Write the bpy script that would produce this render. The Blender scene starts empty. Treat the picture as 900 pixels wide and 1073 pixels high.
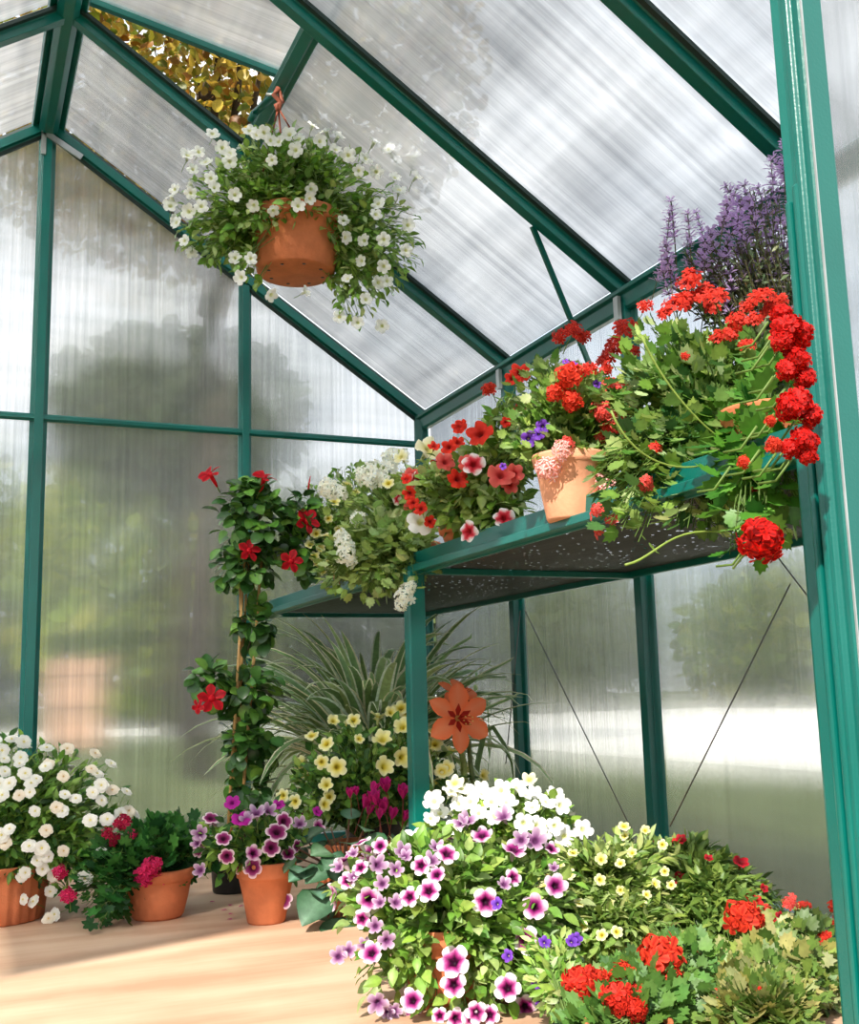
import bpy, math, random
from mathutils import Vector, Matrix, Quaternion
R=random.Random(7)
PI=math.pi
V=Vector
scene=bpy.context.scene
col=scene.collection

# ---------------------------------------------------------------- camera
FPX=1143.85; CAM=V((-0.19784,-3.33018,0.5))
def cam_axes(yaw,pitch,roll):
    fw=V((math.sin(yaw)*math.cos(pitch),math.cos(yaw)*math.cos(pitch),math.sin(pitch)))
    r=V((math.cos(yaw),-math.sin(yaw),0)); u=r.cross(fw)
    return fw, r*math.cos(roll)+u*math.sin(roll), -r*math.sin(roll)+u*math.cos(roll)
FW,RT,UP=cam_axes(0.41055,0.164855,-0.026213)
cd=bpy.data.cameras.new('camera'); cam=bpy.data.objects.new('camera',cd); col.objects.link(cam)
m=Matrix((RT,UP,-FW)).transposed().to_4x4(); m.translation=CAM
cam.matrix_world=m
cd.sensor_fit='HORIZONTAL'; cd.sensor_width=36; cd.lens=36*FPX/900; cd.clip_start=.05; cd.clip_end=500
scene.camera=cam
def ray(px,py): return FW*FPX+RT*(px-450)-UP*(py-536.5)
def atY(px,py,y):
    d=ray(px,py); return CAM+d*((y-CAM.y)/d.y)
def proj(p):
    d=p-CAM; z=max(d.dot(FW),.01); return 450+FPX*d.dot(RT)/z, 536.5-FPX*d.dot(UP)/z

# ---------------------------------------------------------------- colours and materials
def hx(s,a=1):
    s=s.lstrip('#'); o=[]
    for i in (0,2,4):
        c=int(s[i:i+2],16)/255; o.append(c/12.92 if c<=.04045 else ((c+.055)/1.055)**2.4)
    return (o[0],o[1],o[2],a)
def newmat(name):
    m=bpy.data.materials.new(name); m.use_nodes=True; nt=m.node_tree; nt.nodes.clear()
    out=nt.nodes.new('ShaderNodeOutputMaterial'); return m,nt,out
def N(nt,t,**k):
    n=nt.nodes.new(t)
    for a,b in k.items():
        if a in n.inputs.keys(): n.inputs[a].default_value=b
        else: setattr(n,a,b)
    return n
def mapping(nt,scale,coord='Object',rot=(0,0,0)):
    tc=N(nt,'ShaderNodeTexCoord'); mp=N(nt,'ShaderNodeMapping'); mp.inputs['Scale'].default_value=scale; mp.inputs['Rotation'].default_value=rot
    nt.links.new(tc.outputs[coord],mp.inputs['Vector']); return mp.outputs[0]
def ramp(nt,inp,stops):
    r=N(nt,'ShaderNodeValToRGB'); e=r.color_ramp.elements
    e[0].position=stops[0][0]; e[0].color=stops[0][1]; e[1].position=stops[1][0]; e[1].color=stops[1][1]
    for p,c in stops[2:]:
        x=e.new(p); x.color=c
    nt.links.new(inp,r.inputs[0]); return r.outputs[0]
def noise(nt,vec,scale,detail=3,rough=.55):
    n=N(nt,'ShaderNodeTexNoise'); n.inputs['Scale'].default_value=scale; n.inputs['Detail'].default_value=detail; n.inputs['Roughness'].default_value=rough
    nt.links.new(vec,n.inputs['Vector']); return n.outputs[0]
def simple(name,c,rough=.5,metal=0,spec=.5,var=.12,vs=14,bump=0,bs=60,coat=0):
    m,nt,out=newmat(name); b=N(nt,'ShaderNodeBsdfPrincipled')
    v=mapping(nt,(1,1,1)); f=noise(nt,v,vs)
    c2=tuple(x*(1-var*2) for x in c[:3])+(1,); c3=tuple(min(1,x*(1+var)) for x in c[:3])+(1,)
    nt.links.new(ramp(nt,f,[(.3,c2),(.7,c3)]),b.inputs['Base Color'])
    b.inputs['Roughness'].default_value=rough; b.inputs['Metallic'].default_value=metal
    b.inputs['Specular IOR Level'].default_value=spec; b.inputs['Coat Weight'].default_value=coat
    if bump:
        bp=N(nt,'ShaderNodeBump'); bp.inputs['Strength'].default_value=bump; bp.inputs['Distance'].default_value=.004
        nt.links.new(noise(nt,v,bs),bp.inputs['Height']); nt.links.new(bp.outputs[0],b.inputs['Normal'])
    nt.links.new(b.outputs[0],out.inputs[0]); return m
M={}
M['paint']=simple('green_powder_coat',hx('00635a'),.32,0,.5,.06,6,.1,300,.15)
M['zinc']=simple('galvanised_bracket',hx('c4c6c4'),.35,.7)
M['terracotta']=simple('terracotta',hx('c9754c'),.75,0,.3,.09,22,.25,120)
M['terracotta_light']=simple('pale_terracotta',hx('e3a07c'),.7,0,.3,.06,22,.2,120)
M['black_plastic']=simple('black_plastic',hx('1d2021'),.4)
M['grey_plastic']=simple('grey_plastic',hx('5a6466'),.5)
M['lip_shade']=simple('painted_lip_shade',hx('0c2a26'),.6)  # near-black colour standing for shade on the bar lips
M['soil']=simple('potting_soil',hx('3a2a1e'),.95,0,.2,.3,80,.6,200)
M['cane']=simple('bamboo_cane',hx('c79a5c'),.5,0,.4,.2,40)
M['wire']=simple('steel_wire',hx('6e706c'),.4,.6)
M['cord']=simple('brown_cord',hx('8a4a35'),.6,0,.3,.2,60)
M['bark']=simple('tree_bark',hx('4a3d30'),.9,0,.2,.3,12,.6,30)
M['crate']=simple('pale_timber',hx('c9a184'),.7,0,.2,.1,3)
M['fence']=simple('grey_timber',hx('7d7468'),.8,0,.2,.15,2)

def attr_mat(name,rough,transl,spec=.4,noisev=.25,coat=0):
    m,nt,out=newmat(name)
    a=N(nt,'ShaderNodeAttribute'); a.attribute_name='Col'
    v=mapping(nt,(1,1,1)); f=noise(nt,v,90,2)
    hs=N(nt,'ShaderNodeHueSaturation'); mr=N(nt,'ShaderNodeMapRange')
    mr.inputs[1].default_value=.25; mr.inputs[2].default_value=.75; mr.inputs[3].default_value=1-noisev; mr.inputs[4].default_value=1+noisev*.6
    nt.links.new(f,mr.inputs[0]); nt.links.new(mr.outputs[0],hs.inputs['Value']); nt.links.new(a.outputs['Color'],hs.inputs['Color'])
    b=N(nt,'ShaderNodeBsdfPrincipled'); b.inputs['Roughness'].default_value=rough; b.inputs['Specular IOR Level'].default_value=spec; b.inputs['Coat Weight'].default_value=coat
    t=N(nt,'ShaderNodeBsdfTranslucent'); mx=N(nt,'ShaderNodeMixShader'); mx.inputs[0].default_value=transl
    nt.links.new(hs.outputs[0],b.inputs['Base Color']); nt.links.new(hs.outputs[0],t.inputs['Color'])
    nt.links.new(b.outputs[0],mx.inputs[1]); nt.links.new(t.outputs[0],mx.inputs[2]); nt.links.new(mx.outputs[0],out.inputs[0])
    return m
M['leaf']=attr_mat('leaf_surface',.42,.42,.4)
M['glossy_leaf']=attr_mat('glossy_leaf_surface',.28,.18,.5)
M['petal']=attr_mat('petal_surface',.6,.38,.25,.05)

def poly_mat(name,rib,cross,see=.40,tlf=.05,blur=.26,lo='dcdedf'):
    """twin-wall polycarbonate: ribs run across axis `rib`"""
    m,nt,out=newmat(name)
    sc=[.35,.35,.35]; sc[rib]=34
    v1=mapping(nt,sc); f1=noise(nt,v1,2.2,5,.7)
    sc=[.8,.8,.8]; sc[cross]=9; v2=mapping(nt,sc); f2=noise(nt,v2,1.3,3,.6)
    v3=mapping(nt,(1,1,1)); f3=noise(nt,v3,2.2,2)
    ad=N(nt,'ShaderNodeMath',operation='MULTIPLY_ADD'); ad.inputs[1].default_value=.8; nt.links.new(f1,ad.inputs[0])
    a2=N(nt,'ShaderNodeMath',operation='MULTIPLY_ADD'); a2.inputs[1].default_value=.45; a2.inputs[2].default_value=0; nt.links.new(f2,a2.inputs[0])
    nt.links.new(a2.outputs[0],ad.inputs[2])
    a3=N(nt,'ShaderNodeMath',operation='MULTIPLY_ADD'); a3.inputs[1].default_value=.3; nt.links.new(f3,a3.inputs[0]); nt.links.new(ad.outputs[0],a3.inputs[2])
    tint=ramp(nt,a3.outputs[0],[(.5,hx(lo)),(1.0,hx('ffffff'))])
    # ribs bend the view sideways
    sc=[.5,.5,.5]; sc[rib]=300; v4=mapping(nt,sc); f4=noise(nt,v4,1.0,3,.6)
    sc=[3,3,3]; sc[rib]=12; v5=mapping(nt,sc); f5=noise(nt,v5,1.0,2,.5)
    bp=N(nt,'ShaderNodeBump'); bp.inputs['Strength'].default_value=.5; bp.inputs['Distance'].default_value=.0008; nt.links.new(f4,bp.inputs['Height'])
    bq=N(nt,'ShaderNodeBump'); bq.inputs['Strength'].default_value=.5; bq.inputs['Distance'].default_value=.004; nt.links.new(f5,bq.inputs['Height']); nt.links.new(bp.outputs[0],bq.inputs['Normal'])
    rf=N(nt,'ShaderNodeBsdfRefraction',distribution='BECKMANN'); rf.inputs['IOR'].default_value=1.13; rf.inputs['Roughness'].default_value=blur
    nt.links.new(bq.outputs[0],rf.inputs['Normal']); nt.links.new(tint,rf.inputs['Color'])
    tr=N(nt,'ShaderNodeBsdfTransparent'); nt.links.new(tint,tr.inputs['Color'])
    tl=N(nt,'ShaderNodeBsdfTranslucent'); nt.links.new(tint,tl.inputs['Color'])
    gl=N(nt,'ShaderNodeBsdfGlossy'); gl.inputs['Roughness'].default_value=.25
    m1=N(nt,'ShaderNodeMixShader'); m1.inputs[0].default_value=see; nt.links.new(rf.outputs[0],m1.inputs[1]); nt.links.new(tr.outputs[0],m1.inputs[2])
    m2=N(nt,'ShaderNodeMixShader'); m2.inputs[0].default_value=tlf; nt.links.new(m1.outputs[0],m2.inputs[1]); nt.links.new(tl.outputs[0],m2.inputs[2])
    m3=N(nt,'ShaderNodeMixShader'); m3.inputs[0].default_value=.04; nt.links.new(m2.outputs[0],m3.inputs[1]); nt.links.new(gl.outputs[0],m3.inputs[2])
    df=N(nt,'ShaderNodeBsdfDiffuse'); nt.links.new(tint,df.inputs['Color']); m4=N(nt,'ShaderNodeMixShader'); m4.inputs[0].default_value=.05; nt.links.new(m3.outputs[0],m4.inputs[1]); nt.links.new(df.outputs[0],m4.inputs[2])
    nt.links.new(m4.outputs[0],out.inputs[0]); return m
M['poly_x']=poly_mat('ribbed_polycarbonate_gable',0,2)
M['poly_y']=poly_mat('ribbed_polycarbonate_side',1,2)
M['poly_roof']=poly_mat('ribbed_polycarbonate_roof',1,0,.6,.2,.34,'b4b6b9')

# shelf net
m,nt,out=newmat('black_shelf_net'); v=mapping(nt,(1,1,1))
b=N(nt,'ShaderNodeBsdfPrincipled'); b.inputs['Roughness'].default_value=.6
sv=mapping(nt,(60,4,60)); f=noise(nt,sv,1.4,3)
nt.links.new(ramp(nt,f,[(.3,hx('17181b')),(.75,hx('3c3d42'))]),b.inputs['Base Color'])
vo=N(nt,'ShaderNodeTexVoronoi'); vo.inputs['Scale'].default_value=55; nt.links.new(v,vo.inputs['Vector'])
nb=noise(nt,v,5,2); lt=N(nt,'ShaderNodeMath',operation='LESS_THAN')
mm=N(nt,'ShaderNodeMath',operation='MULTIPLY'); mm.inputs[1].default_value=.3; nt.links.new(nb,mm.inputs[0]); nt.links.new(vo.outputs['Distance'],lt.inputs[0]); nt.links.new(mm.outputs[0],lt.inputs[1])
tr=N(nt,'ShaderNodeBsdfTransparent'); mx=N(nt,'ShaderNodeMixShader'); nt.links.new(lt.outputs[0],mx.inputs[0]); nt.links.new(b.outputs[0],mx.inputs[1]); nt.links.new(tr.outputs[0],mx.inputs[2]); nt.links.new(mx.outputs[0],out.inputs[0]); M['net']=m

# plywood
m,nt,out=newmat('pale_plywood'); b=N(nt,'ShaderNodeBsdfPrincipled'); b.inputs['Roughness'].default_value=.6; b.inputs['Specular IOR Level'].default_value=.25
v=mapping(nt,(1.2,7,1)); f0=noise(nt,v,1.2,4,.6); v2=mapping(nt,(1,1,1)); f1=noise(nt,v2,3.2,4,.6); v3=mapping(nt,(4,60,1)); f2=noise(nt,v3,1.5,3,.7)
w=N(nt,'ShaderNodeTexWave',wave_type='RINGS'); w.inputs['Scale'].default_value=1.6; w.inputs['Distortion'].default_value=9; w.inputs['Detail'].default_value=3; w.inputs['Detail Scale'].default_value=1.2
nt.links.new(mapping(nt,(.6,1.6,1)),w.inputs['Vector'])
a=N(nt,'ShaderNodeMath',operation='MULTIPLY_ADD'); a.inputs[1].default_value=.45; nt.links.new(f0,a.inputs[0])
c=N(nt,'ShaderNodeMath',operation='MULTIPLY_ADD'); c.inputs[1].default_value=.35; c.inputs[2].default_value=0; nt.links.new(f1,c.inputs[0]); nt.links.new(c.outputs[0],a.inputs[2])
a2=N(nt,'ShaderNodeMath',operation='MULTIPLY_ADD'); a2.inputs[1].default_value=.10; nt.links.new(w.outputs['Fac'],a2.inputs[0]); nt.links.new(a.outputs[0],a2.inputs[2])
a3=N(nt,'ShaderNodeMath',operation='MULTIPLY_ADD'); a3.inputs[1].default_value=.12; nt.links.new(f2,a3.inputs[0]); nt.links.new(a2.outputs[0],a3.inputs[2])
nt.links.new(ramp(nt,a3.outputs[0],[(.38,hx('b99276')),(.5,hx('c8a488')),(.62,hx('d3b498'))]),b.inputs['Base Color']); nt.links.new(b.outputs[0],out.inputs[0]); M['ply']=m

m,nt,out=newmat('lawn_ground'); b=N(nt,'ShaderNodeBsdfPrincipled'); b.inputs['Roughness'].default_value=.95; b.inputs['Specular IOR Level'].default_value=.1
v=mapping(nt,(1,1,1)); f=noise(nt,v,1.2,6,.7)
nt.links.new(ramp(nt,f,[(.3,hx('3f4c28')),(.7,hx('626c42'))]),b.inputs['Base Color']); nt.links.new(b.outputs[0],out.inputs[0]); M['lawn']=m
M['paving']=simple('pale_paving',hx('fbf8f2'),.8,0,.2,.05,2)

# ---------------------------------------------------------------- mesh builder
class MB:
    def __init__(s): s.v=[];s.f=[];s.c=[]
    def add(s,vs,fs,c=(1,1,1,1)):
        o=len(s.v); s.v+= [tuple(x) for x in vs]
        if isinstance(c,list): s.c+=c
        else: s.c+=[c]*len(vs)
        s.f+=[tuple(i+o for i in f) for f in fs]
    def box(s,lo,hi,c=(1,1,1,1),bev=0):
        (a,b,d),(e,f,g)=lo,hi
        s.add([(a,b,d),(e,b,d),(e,f,d),(a,f,d),(a,b,g),(e,b,g),(e,f,g),(a,f,g)],[(0,3,2,1),(4,5,6,7),(0,1,5,4),(1,2,6,5),(2,3,7,6),(3,0,4,7)],c)
    def profile(s,p0,p1,up,prof,c=(1,1,1,1)):
        """extrude 2D outline prof [(side,up)] from p0 to p1"""
        p0=V(p0);p1=V(p1);d=(p1-p0).normalized(); up=V(up); side=d.cross(up).normalized(); u=side.cross(d).normalized()
        n=len(prof); vs=[p0+side*a+u*b for a,b in prof]+[p1+side*a+u*b for a,b in prof]
        fs=[tuple(range(n)),tuple(range(2*n-1,n-1,-1))]+[(i,i+n,(i+1)%n+n,(i+1)%n) for i in range(n)]
        s.add(vs,fs,c)
    def tube(s,pts,r,n=6,c=(1,1,1,1),r2=None,cap=True):
        pts=[V(p) for p in pts]; k=len(pts); vs=[]; ref=V((.31,.52,.79))
        for i,p in enumerate(pts):
            d=(pts[min(i+1,k-1)]-pts[max(i-1,0)])
            if d.length<1e-9:d=V((0,0,1))
            d.normalize(); a=d.cross(ref).normalized(); b=d.cross(a); rr=r if r2 is None else r+(r2-r)*i/(k-1)
            for j in range(n):
                t=2*PI*j/n; vs.append(p+a*(rr*math.cos(t))+b*(rr*math.sin(t)))
        fs=[(i*n+j,i*n+(j+1)%n,(i+1)*n+(j+1)%n,(i+1)*n+j) for i in range(k-1) for j in range(n)]
        if cap: fs+=[tuple(range(n-1,-1,-1)),tuple((k-1)*n+j for j in range(n))]
        s.add(vs,fs,c)
    def lathe(s,o,prof,n=32,c=(1,1,1,1),ripple=0,nr=0):
        vs=[];k=len(prof)
        for r,z in prof:
            for j in range(n):
                t=2*PI*j/n; q=r*(1+(ripple*math.cos(nr*t) if r>.01 else 0)); vs.append((o[0]+q*math.cos(t),o[1]+q*math.sin(t),o[2]+z))
        fs=[(i*n+j,i*n+(j+1)%n,(i+1)*n+(j+1)%n,(i+1)*n+j) for i in range(k-1) for j in range(n)]
        s.add(vs,fs,c)
    def blade(s,p,d,n,L,W,prof,c1,c2=None,fold=.25,curl=.3,twist=0):
        """leaf or petal: prof [(t,halfwidth)], curved and folded along its midrib"""
        d=d.normalized(); sd=n.cross(d)
        if sd.length<1e-4: sd=V((1,0,0)).cross(d)
        sd.normalize(); n=d.cross(sd).normalized(); c2=c2 or c1; vs=[];cs=[];k=len(prof)
        for t,w in prof:
            q=p+d*(L*t*(1-.25*curl*t))-n*(curl*L*t*t*.6)
            vs+=[q-sd*(W*w)+n*(fold*W*w),q,q+sd*(W*w)+n*(fold*W*w)]; cs+=[c2,c1,c2]
        fs=[]
        for i in range(k-1):
            a=3*i; fs+=[(a,a+1,a+4,a+3),(a+1,a+2,a+5,a+4)]
        s.add(vs,fs,cs)
    def fan(s,p,d,n,L,outline,c1,c2=None,cup=.15):
        """lobed leaf: outline [(angle,radius)] round a centre"""
        d=d.normalized(); sd=n.cross(d); 
        if sd.length<1e-4: sd=V((1,0,0)).cross(d)
        sd.normalize(); n=d.cross(sd).normalized(); c2=c2 or c1
        o=p+d*(L*.45); vs=[o]; cs=[c1]
        for a,r in outline:
            q=o+(d*math.cos(a)+sd*math.sin(a))*(r*L*.6)+n*(cup*L*r*r*.5); vs.append(q); cs.append(c2)
        k=len(outline); s.add(vs,[(0,i+1,(i+1)%k+1) for i in range(k)],cs)
    def mesh(s,name,mat,org=V((0,0,0)),smooth=True):
        me=bpy.data.meshes.new(name); me.from_pydata([(x-org[0],y-org[1],z-org[2]) for x,y,z in s.v],[],s.f)
        a=me.color_attributes.new('Col','FLOAT_COLOR','POINT'); a.data.foreach_set('color',[x for c in s.c for x in c])
        if smooth: me.polygons.foreach_set('use_smooth',[True]*len(me.polygons))
        me.materials.append(mat); me.update(); return me
    def build(s,name,mat,parent=None,smooth=True,kind=None,label=None):
        org=parent_loc(parent) if parent else V((0,0,0))
        o=bpy.data.objects.new(name,s.mesh(name,mat,org,smooth)); col.objects.link(o)
        if parent: o.parent=parent
        if kind: o['kind']=kind
        if label: o['label']=label
        return o
def parent_loc(p):
    l=V((0,0,0))
    while p: l+=V(p.location); p=p.parent
    return l
def thing(name,label,cat,loc,group=None):
    o=bpy.data.objects.new(name,None); col.objects.link(o); o.location=loc; o.empty_display_size=.05
    o['label']=label; o['category']=cat
    if group:o['group']=group
    return o
def struct_empty(name,loc=(0,0,0)):
    o=bpy.data.objects.new(name,None); col.objects.link(o); o.location=loc; o['kind']='structure'; return o
def bevel(o,w=.002,seg=2):
    b=o.modifiers.new('bevel','BEVEL'); b.width=w; b.segments=seg; b.limit_method='ANGLE'; return o

# ---------------------------------------------------------------- greenhouse
HW=1.24; MD=.62; HE=1.436; HR=2.27; HRAIL=1.3344; HS=.7466; XS=.677; FZ=.06; YF=-2.48
def tprof(w,h,lip=.008):   # glazing bar: wide flange outside, raised rib inside
    a=w/2; b=w*.26
    return [(-a,0),(a,0),(a,lip),(b,lip+.004),(b,h),(-b,h),(-b,lip+.004),(-a,lip)]
def bar(name,p0,p1,up,w,h,parent,flip=False,lab=None):
    mb=MB(); mb.profile(p0,p1,up,tprof(w,h)); o=mb.build(name,M['paint'],parent,smooth=False,label=lab); bevel(o,.0015)
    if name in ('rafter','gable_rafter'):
        sb=MB(); a=w/2  # dark strips at both flange edges paint in the shade of the lip sides
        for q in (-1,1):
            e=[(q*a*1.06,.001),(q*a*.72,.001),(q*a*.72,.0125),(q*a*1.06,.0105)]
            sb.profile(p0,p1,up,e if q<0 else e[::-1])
        sb.build('lip_shade_strip',M['lip_shade'],parent,smooth=False,label='dark strip along the bar, painted shade of its lip')
    return o
def panel(name,quad,nrm,th,mat,parent):
    """thin sheet, quad corners + thickness along nrm"""
    n=V(nrm)*th; q=[V(a) for a in quad]; k=len(q); mb=MB()
    mb.add(q+[a+n for a in q],[tuple(range(k-1,-1,-1)),tuple(range(k,2*k))]+[(i,(i+1)%k,(i+1)%k+k,i+k) for i in range(k)])
    return mb.build(name,mat,parent,smooth=False)
slope=V((HW,0,-(HR-HE))).normalized(); rn=V((HR-HE,0,HW)).normalized()
def rz(x): return HR-(HR-HE)*abs(x)/HW

wb=struct_empty('wall_back')
for i in range(-2,2):
    x0=i*MD+.012; x1=(i+1)*MD-.012
    panel('panel',[(x0,.018,.07),(x1,.018,.07),(x1,.018,HRAIL-.008),(x0,.018,HRAIL-.008)],(0,1,0),.006,M['poly_x'],wb)
    panel('gable_panel',[(x0,.018,HRAIL+.008),(x1,.018,HRAIL+.008),(x1,.018,rz(x1)-.02),(x0,.018,rz(x0)-.02)],(0,1,0),.006,M['poly_x'],wb)
for i in (-1,0,1):
    x=i*MD; bar('mullion',(x,.012,.05),(x,.012,rz(x)-.03),(0,-1,0),.05 if i==0 else .042,.024,wb)
bar('rail',(-HW,.004,HRAIL),(HW-.02,.004,HRAIL),(0,-1,0),.022,.014,wb)
for s in (-1,1):
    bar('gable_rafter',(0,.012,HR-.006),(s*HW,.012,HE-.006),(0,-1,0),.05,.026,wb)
bar('corner_post',(HW-.004,.012,.05),(HW-.004,.012,HE),(-1,-1,0),.05,.028,wb)
bar('corner_post',(-HW+.004,.012,.05),(-HW+.004,.012,HE),(1,-1,0),.05,.028,wb)
mb=MB(); mb.box((-HW,-.005,.0),(HW,.03,.085)); bevel(mb.build('base_rail',M['paint'],wb,smooth=False),.003)
mb=MB(); mb.box((-.020,-.0185,HR-.11),(-.006,-.0125,HR-.03)); mb.profile((-.016,-.0155,HR-.034),(.10,-.0155,HR-.100),(0,-1,0),[(-.009,-.003),(.009,-.003),(.009,.003),(-.009,.003)])
mb.build('bracket',M['zinc'],wb,smooth=False,label='bare metal corner bracket at the ridge')

wr=struct_empty('wall_right')
YJ=[0,-MD,-2*MD,-3*MD,YF]
for i in range(4):
    y1=YJ[i]-.012; y0=YJ[i+1]+.012
    panel('panel',[(HW+.018,y1,.07),(HW+.018,y0,.07),(HW+.018,y0,HE-.02),(HW+.018,y1,HE-.02)],(1,0,0),.006,M['poly_y'],wr)
for y in YJ[1:4]:
    bar('stud',(HW+.012,y,.05),(HW+.012,y,HE-.03),(-1,0,0),.052,.03,wr)
mb=MB(); mb.box((HW-.005,YF,.0),(HW+.03,0,.085)); bevel(mb.build('base_rail',M['paint'],wr,smooth=False),.003)
def wire(a,b,r=.0016):
    mb=MB(); mb.tube([a,b],r,5); mb.build('brace_wire',M['wire'],wr)
# diagonal wires across each bay
for a,b in [((545,640),(530,800)),((550,640),(662,870)),((702,866),(828,612)),((812,580),(858,640))]:
    def onw(px,py):
        d=ray(px,py); return CAM+d*((HW-.02-CAM.x)/d.x)
    wire(onw(*a),onw(*b))
mb=MB(); mb.profile((HW,.02,HE),(HW,YF,HE),(-.2,0,1),[(-.005,-.048),(.02,-.048),(.024,-.04),(.024,-.012),(.034,-.006),(.034,.004),(.0,.012),(-.028,.018),(-.028,.006),(-.005,-.002)]); bevel(mb.build('eave_beam',M['paint'],wr,smooth=False),.0015)

ce=struct_empty('ceiling')
VX=.468
def rp(x,y,off=0):   # point on right roof slope, offset along normal
    return V((x,y,rz(x)))+V((rn.x*(1 if x>=0 else -1),0,rn.z))*off
for i in range(4):
    y1=YJ[i]-.010; y0=YJ[i+1]+.010
    for s in (-1,1):
        if s==1 and i==1: xs=(VX+.012,HW-.01)
        else: xs=(.015,HW-.01)
        q=[rp(s*xs[0],y1,.02),rp(s*xs[1],y1,.02),rp(s*xs[1],y0,.02),rp(s*xs[0],y0,.02)]
        panel('roof_panel',q,(rn.x*s,0,rn.z),.006,M['poly_roof'],ce)
for y in YJ[1:]:
    for s in (-1,1):
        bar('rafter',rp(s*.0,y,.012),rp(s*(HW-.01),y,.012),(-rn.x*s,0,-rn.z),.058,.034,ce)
mb=MB(); mb.profile((0,.03,HR-.01),(0,YF,HR-.01),(0,0,1),[(-.028,-.018),(-.012,-.03),(.012,-.03),(.028,-.018),(.028,.0),(.045,-.012),(.05,.0),(0,.045),(-.05,.0),(-.045,-.012),(-.028,.0)]); bevel(mb.build('ridge_beam',M['paint'],ce,smooth=False),.0015)
bar('vent_crossbar',rp(VX,-MD-.01,.016),rp(VX,-2*MD+.01,.016),(-rn.x,0,-rn.z),.05,.03,ce)
mb=MB(); mb.profile(rp(1.012,-1.225,-.022),V((1.225,-1.10,1.27)),(0,-1,0),[(-.006,-.004),(.006,-.004),(.006,.004),(-.006,.004)]); mb.build('brace_bar',M['paint'],ce,smooth=False)
mb=MB()
for y in YJ[1:4]:
    mb.box((HW-.034,y-.010,HE-.075),(HW-.024,y+.008,HE-.018))
mb.build('bracket',M['zinc'],ce,smooth=False,label='bare metal brackets at the eave')
# roof vent, hinged at the ridge and propped open
w1=struct_empty('window_1')
A=math.atan2(HR-HE,HW)-.40; L=.60
vd=V((math.cos(A),0,-math.sin(A))); vn=V((math.sin(A),0,math.cos(A))); h0=V((.02,0,HR+.03))
y0=-2*MD+.03; y1=-MD-.02
def vp(l,y,o=0): return h0+vd*l+vn*o+V((0,y,0))
panel('pane',[vp(.01,y1,.004),vp(L-.01,y1,.004),vp(L-.01,y0,.004),vp(.01,y0,.004)],vn,.006,M['poly_roof'],w1)
mb=MB(); pf=[(-.009,-.012),(.009,-.012),(.009,.014),(-.009,.014)]
for a,b in ((vp(0,y1),vp(L,y1)),(vp(L,y1),vp(L,y0)),(vp(L,y0),vp(0,y0)),(vp(0,y0),vp(0,y1))): mb.profile(a,b,vn,pf)
bevel(mb.build('window_frame',M['paint'],w1,smooth=False),.0015)
mb=MB(); e=rp(VX,-.93,-.02); mb.profile(e+V((-.03,.06,-.01)),e+V((.0,-.03,.0)),(0,0,1),[(-.008,-.004),(.008,-.004),(.008,.004),(-.008,.004)]); mb.tube([e+V((-.03,.055,-.01)),e+V((-.035,.075,-.022))],.009,8)
mb.tube([vp(L,-.93,-.01),e+V((0,-.01,0))],.005,6)
mb.build('window_stay',M['paint'],w1)
mb=MB(); mb.tube([e+V((-.02,-.02,.0)),e+V((.02,-.03,.0))],.004,8); mb.build('latch_pin',M['zinc'],w1)

# front gable beside the open doorway
d1=struct_empty('door_1')
jx=.636
prof=[(jx,-2.438),(jx+.004,-2.447),(jx+.004,-2.456),(jx-.003,-2.459),(jx-.003,-2.466),(jx+.002,-2.469),(jx+.001,-2.479),(jx+.005,-2.482),(jx+.034,-2.482),(jx+.036,-2.478),(jx+.036,-2.438)]
mb=MB(); k=len(prof); mb.add([(x,y,0) for x,y in prof]+[(x,y,1.93) for x,y in prof],[tuple(range(k-1,-1,-1)),tuple(range(k,2*k))]+[(i,(i+1)%k,(i+1)%k+k,i+k) for i in range(k)])
bevel(mb.build('door_jamb',M['paint'],d1,smooth=False),.0015)
mb=MB(); mb.box((jx-.004,-2.447,.05),(jx+.006,-2.438,1.03)); mb.box((jx-.005,-2.461,.05),(jx+.002,-2.452,1.045)); bevel(mb.build('door_track',M['paint'],d1,smooth=False),.003)
mb=MB(); mb.box((jx+.003,-2.4835,.1),(jx+.0045,-2.481,1.9)); mb.build('edge_seal',M['zinc'],d1,smooth=False)
mb=MB(); mb.box((-.66,-2.482,1.72),(jx-.005,-2.44,1.77)); bevel(mb.build('door_lintel',M['paint'],d1,smooth=False),.003)
wl=struct_empty('wall_left')
for i in range(4):
    ya=YJ[i]-.012; yb=YJ[i+1]+.012
    panel('panel',[(-HW-.018,ya,.07),(-HW-.018,yb,.07),(-HW-.018,yb,HE-.02),(-HW-.018,ya,HE-.02)],(-1,0,0),.006,M['poly_y'],wl)
for y in YJ[1:]: bar('stud',(-HW-.012,y,.05),(-HW-.012,y,HE-.03),(1,0,0),.052,.03,wl)
mb=MB(); mb.box((-HW-.03,YF,.0),(-HW+.005,0,.085)); mb.build('base_rail',M['paint'],wl,smooth=False)
mb=MB(); mb.box((-HW-.04,YF,HE-.05),(-HW-.0,.02,HE+.0)); mb.build('eave_beam',M['paint'],wl,smooth=False)
wf=struct_empty('wall_front')
panel('panel',[(jx+.038,-2.43,.07),(HW,-2.43,.07),(HW,-2.43,HE),(jx+.038,-2.43,rz(jx+.038)-.02)],(0,1,0),.006,M['poly_x'],wf)
mb=MB(); mb.profile((jx+.02,-2.45,rz(.62)-.03),(HW,-2.45,HE),(0,-1,0),tprof(.05,.03)); mb.build('gable_rafter',M['paint'],wf,smooth=False)
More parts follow.
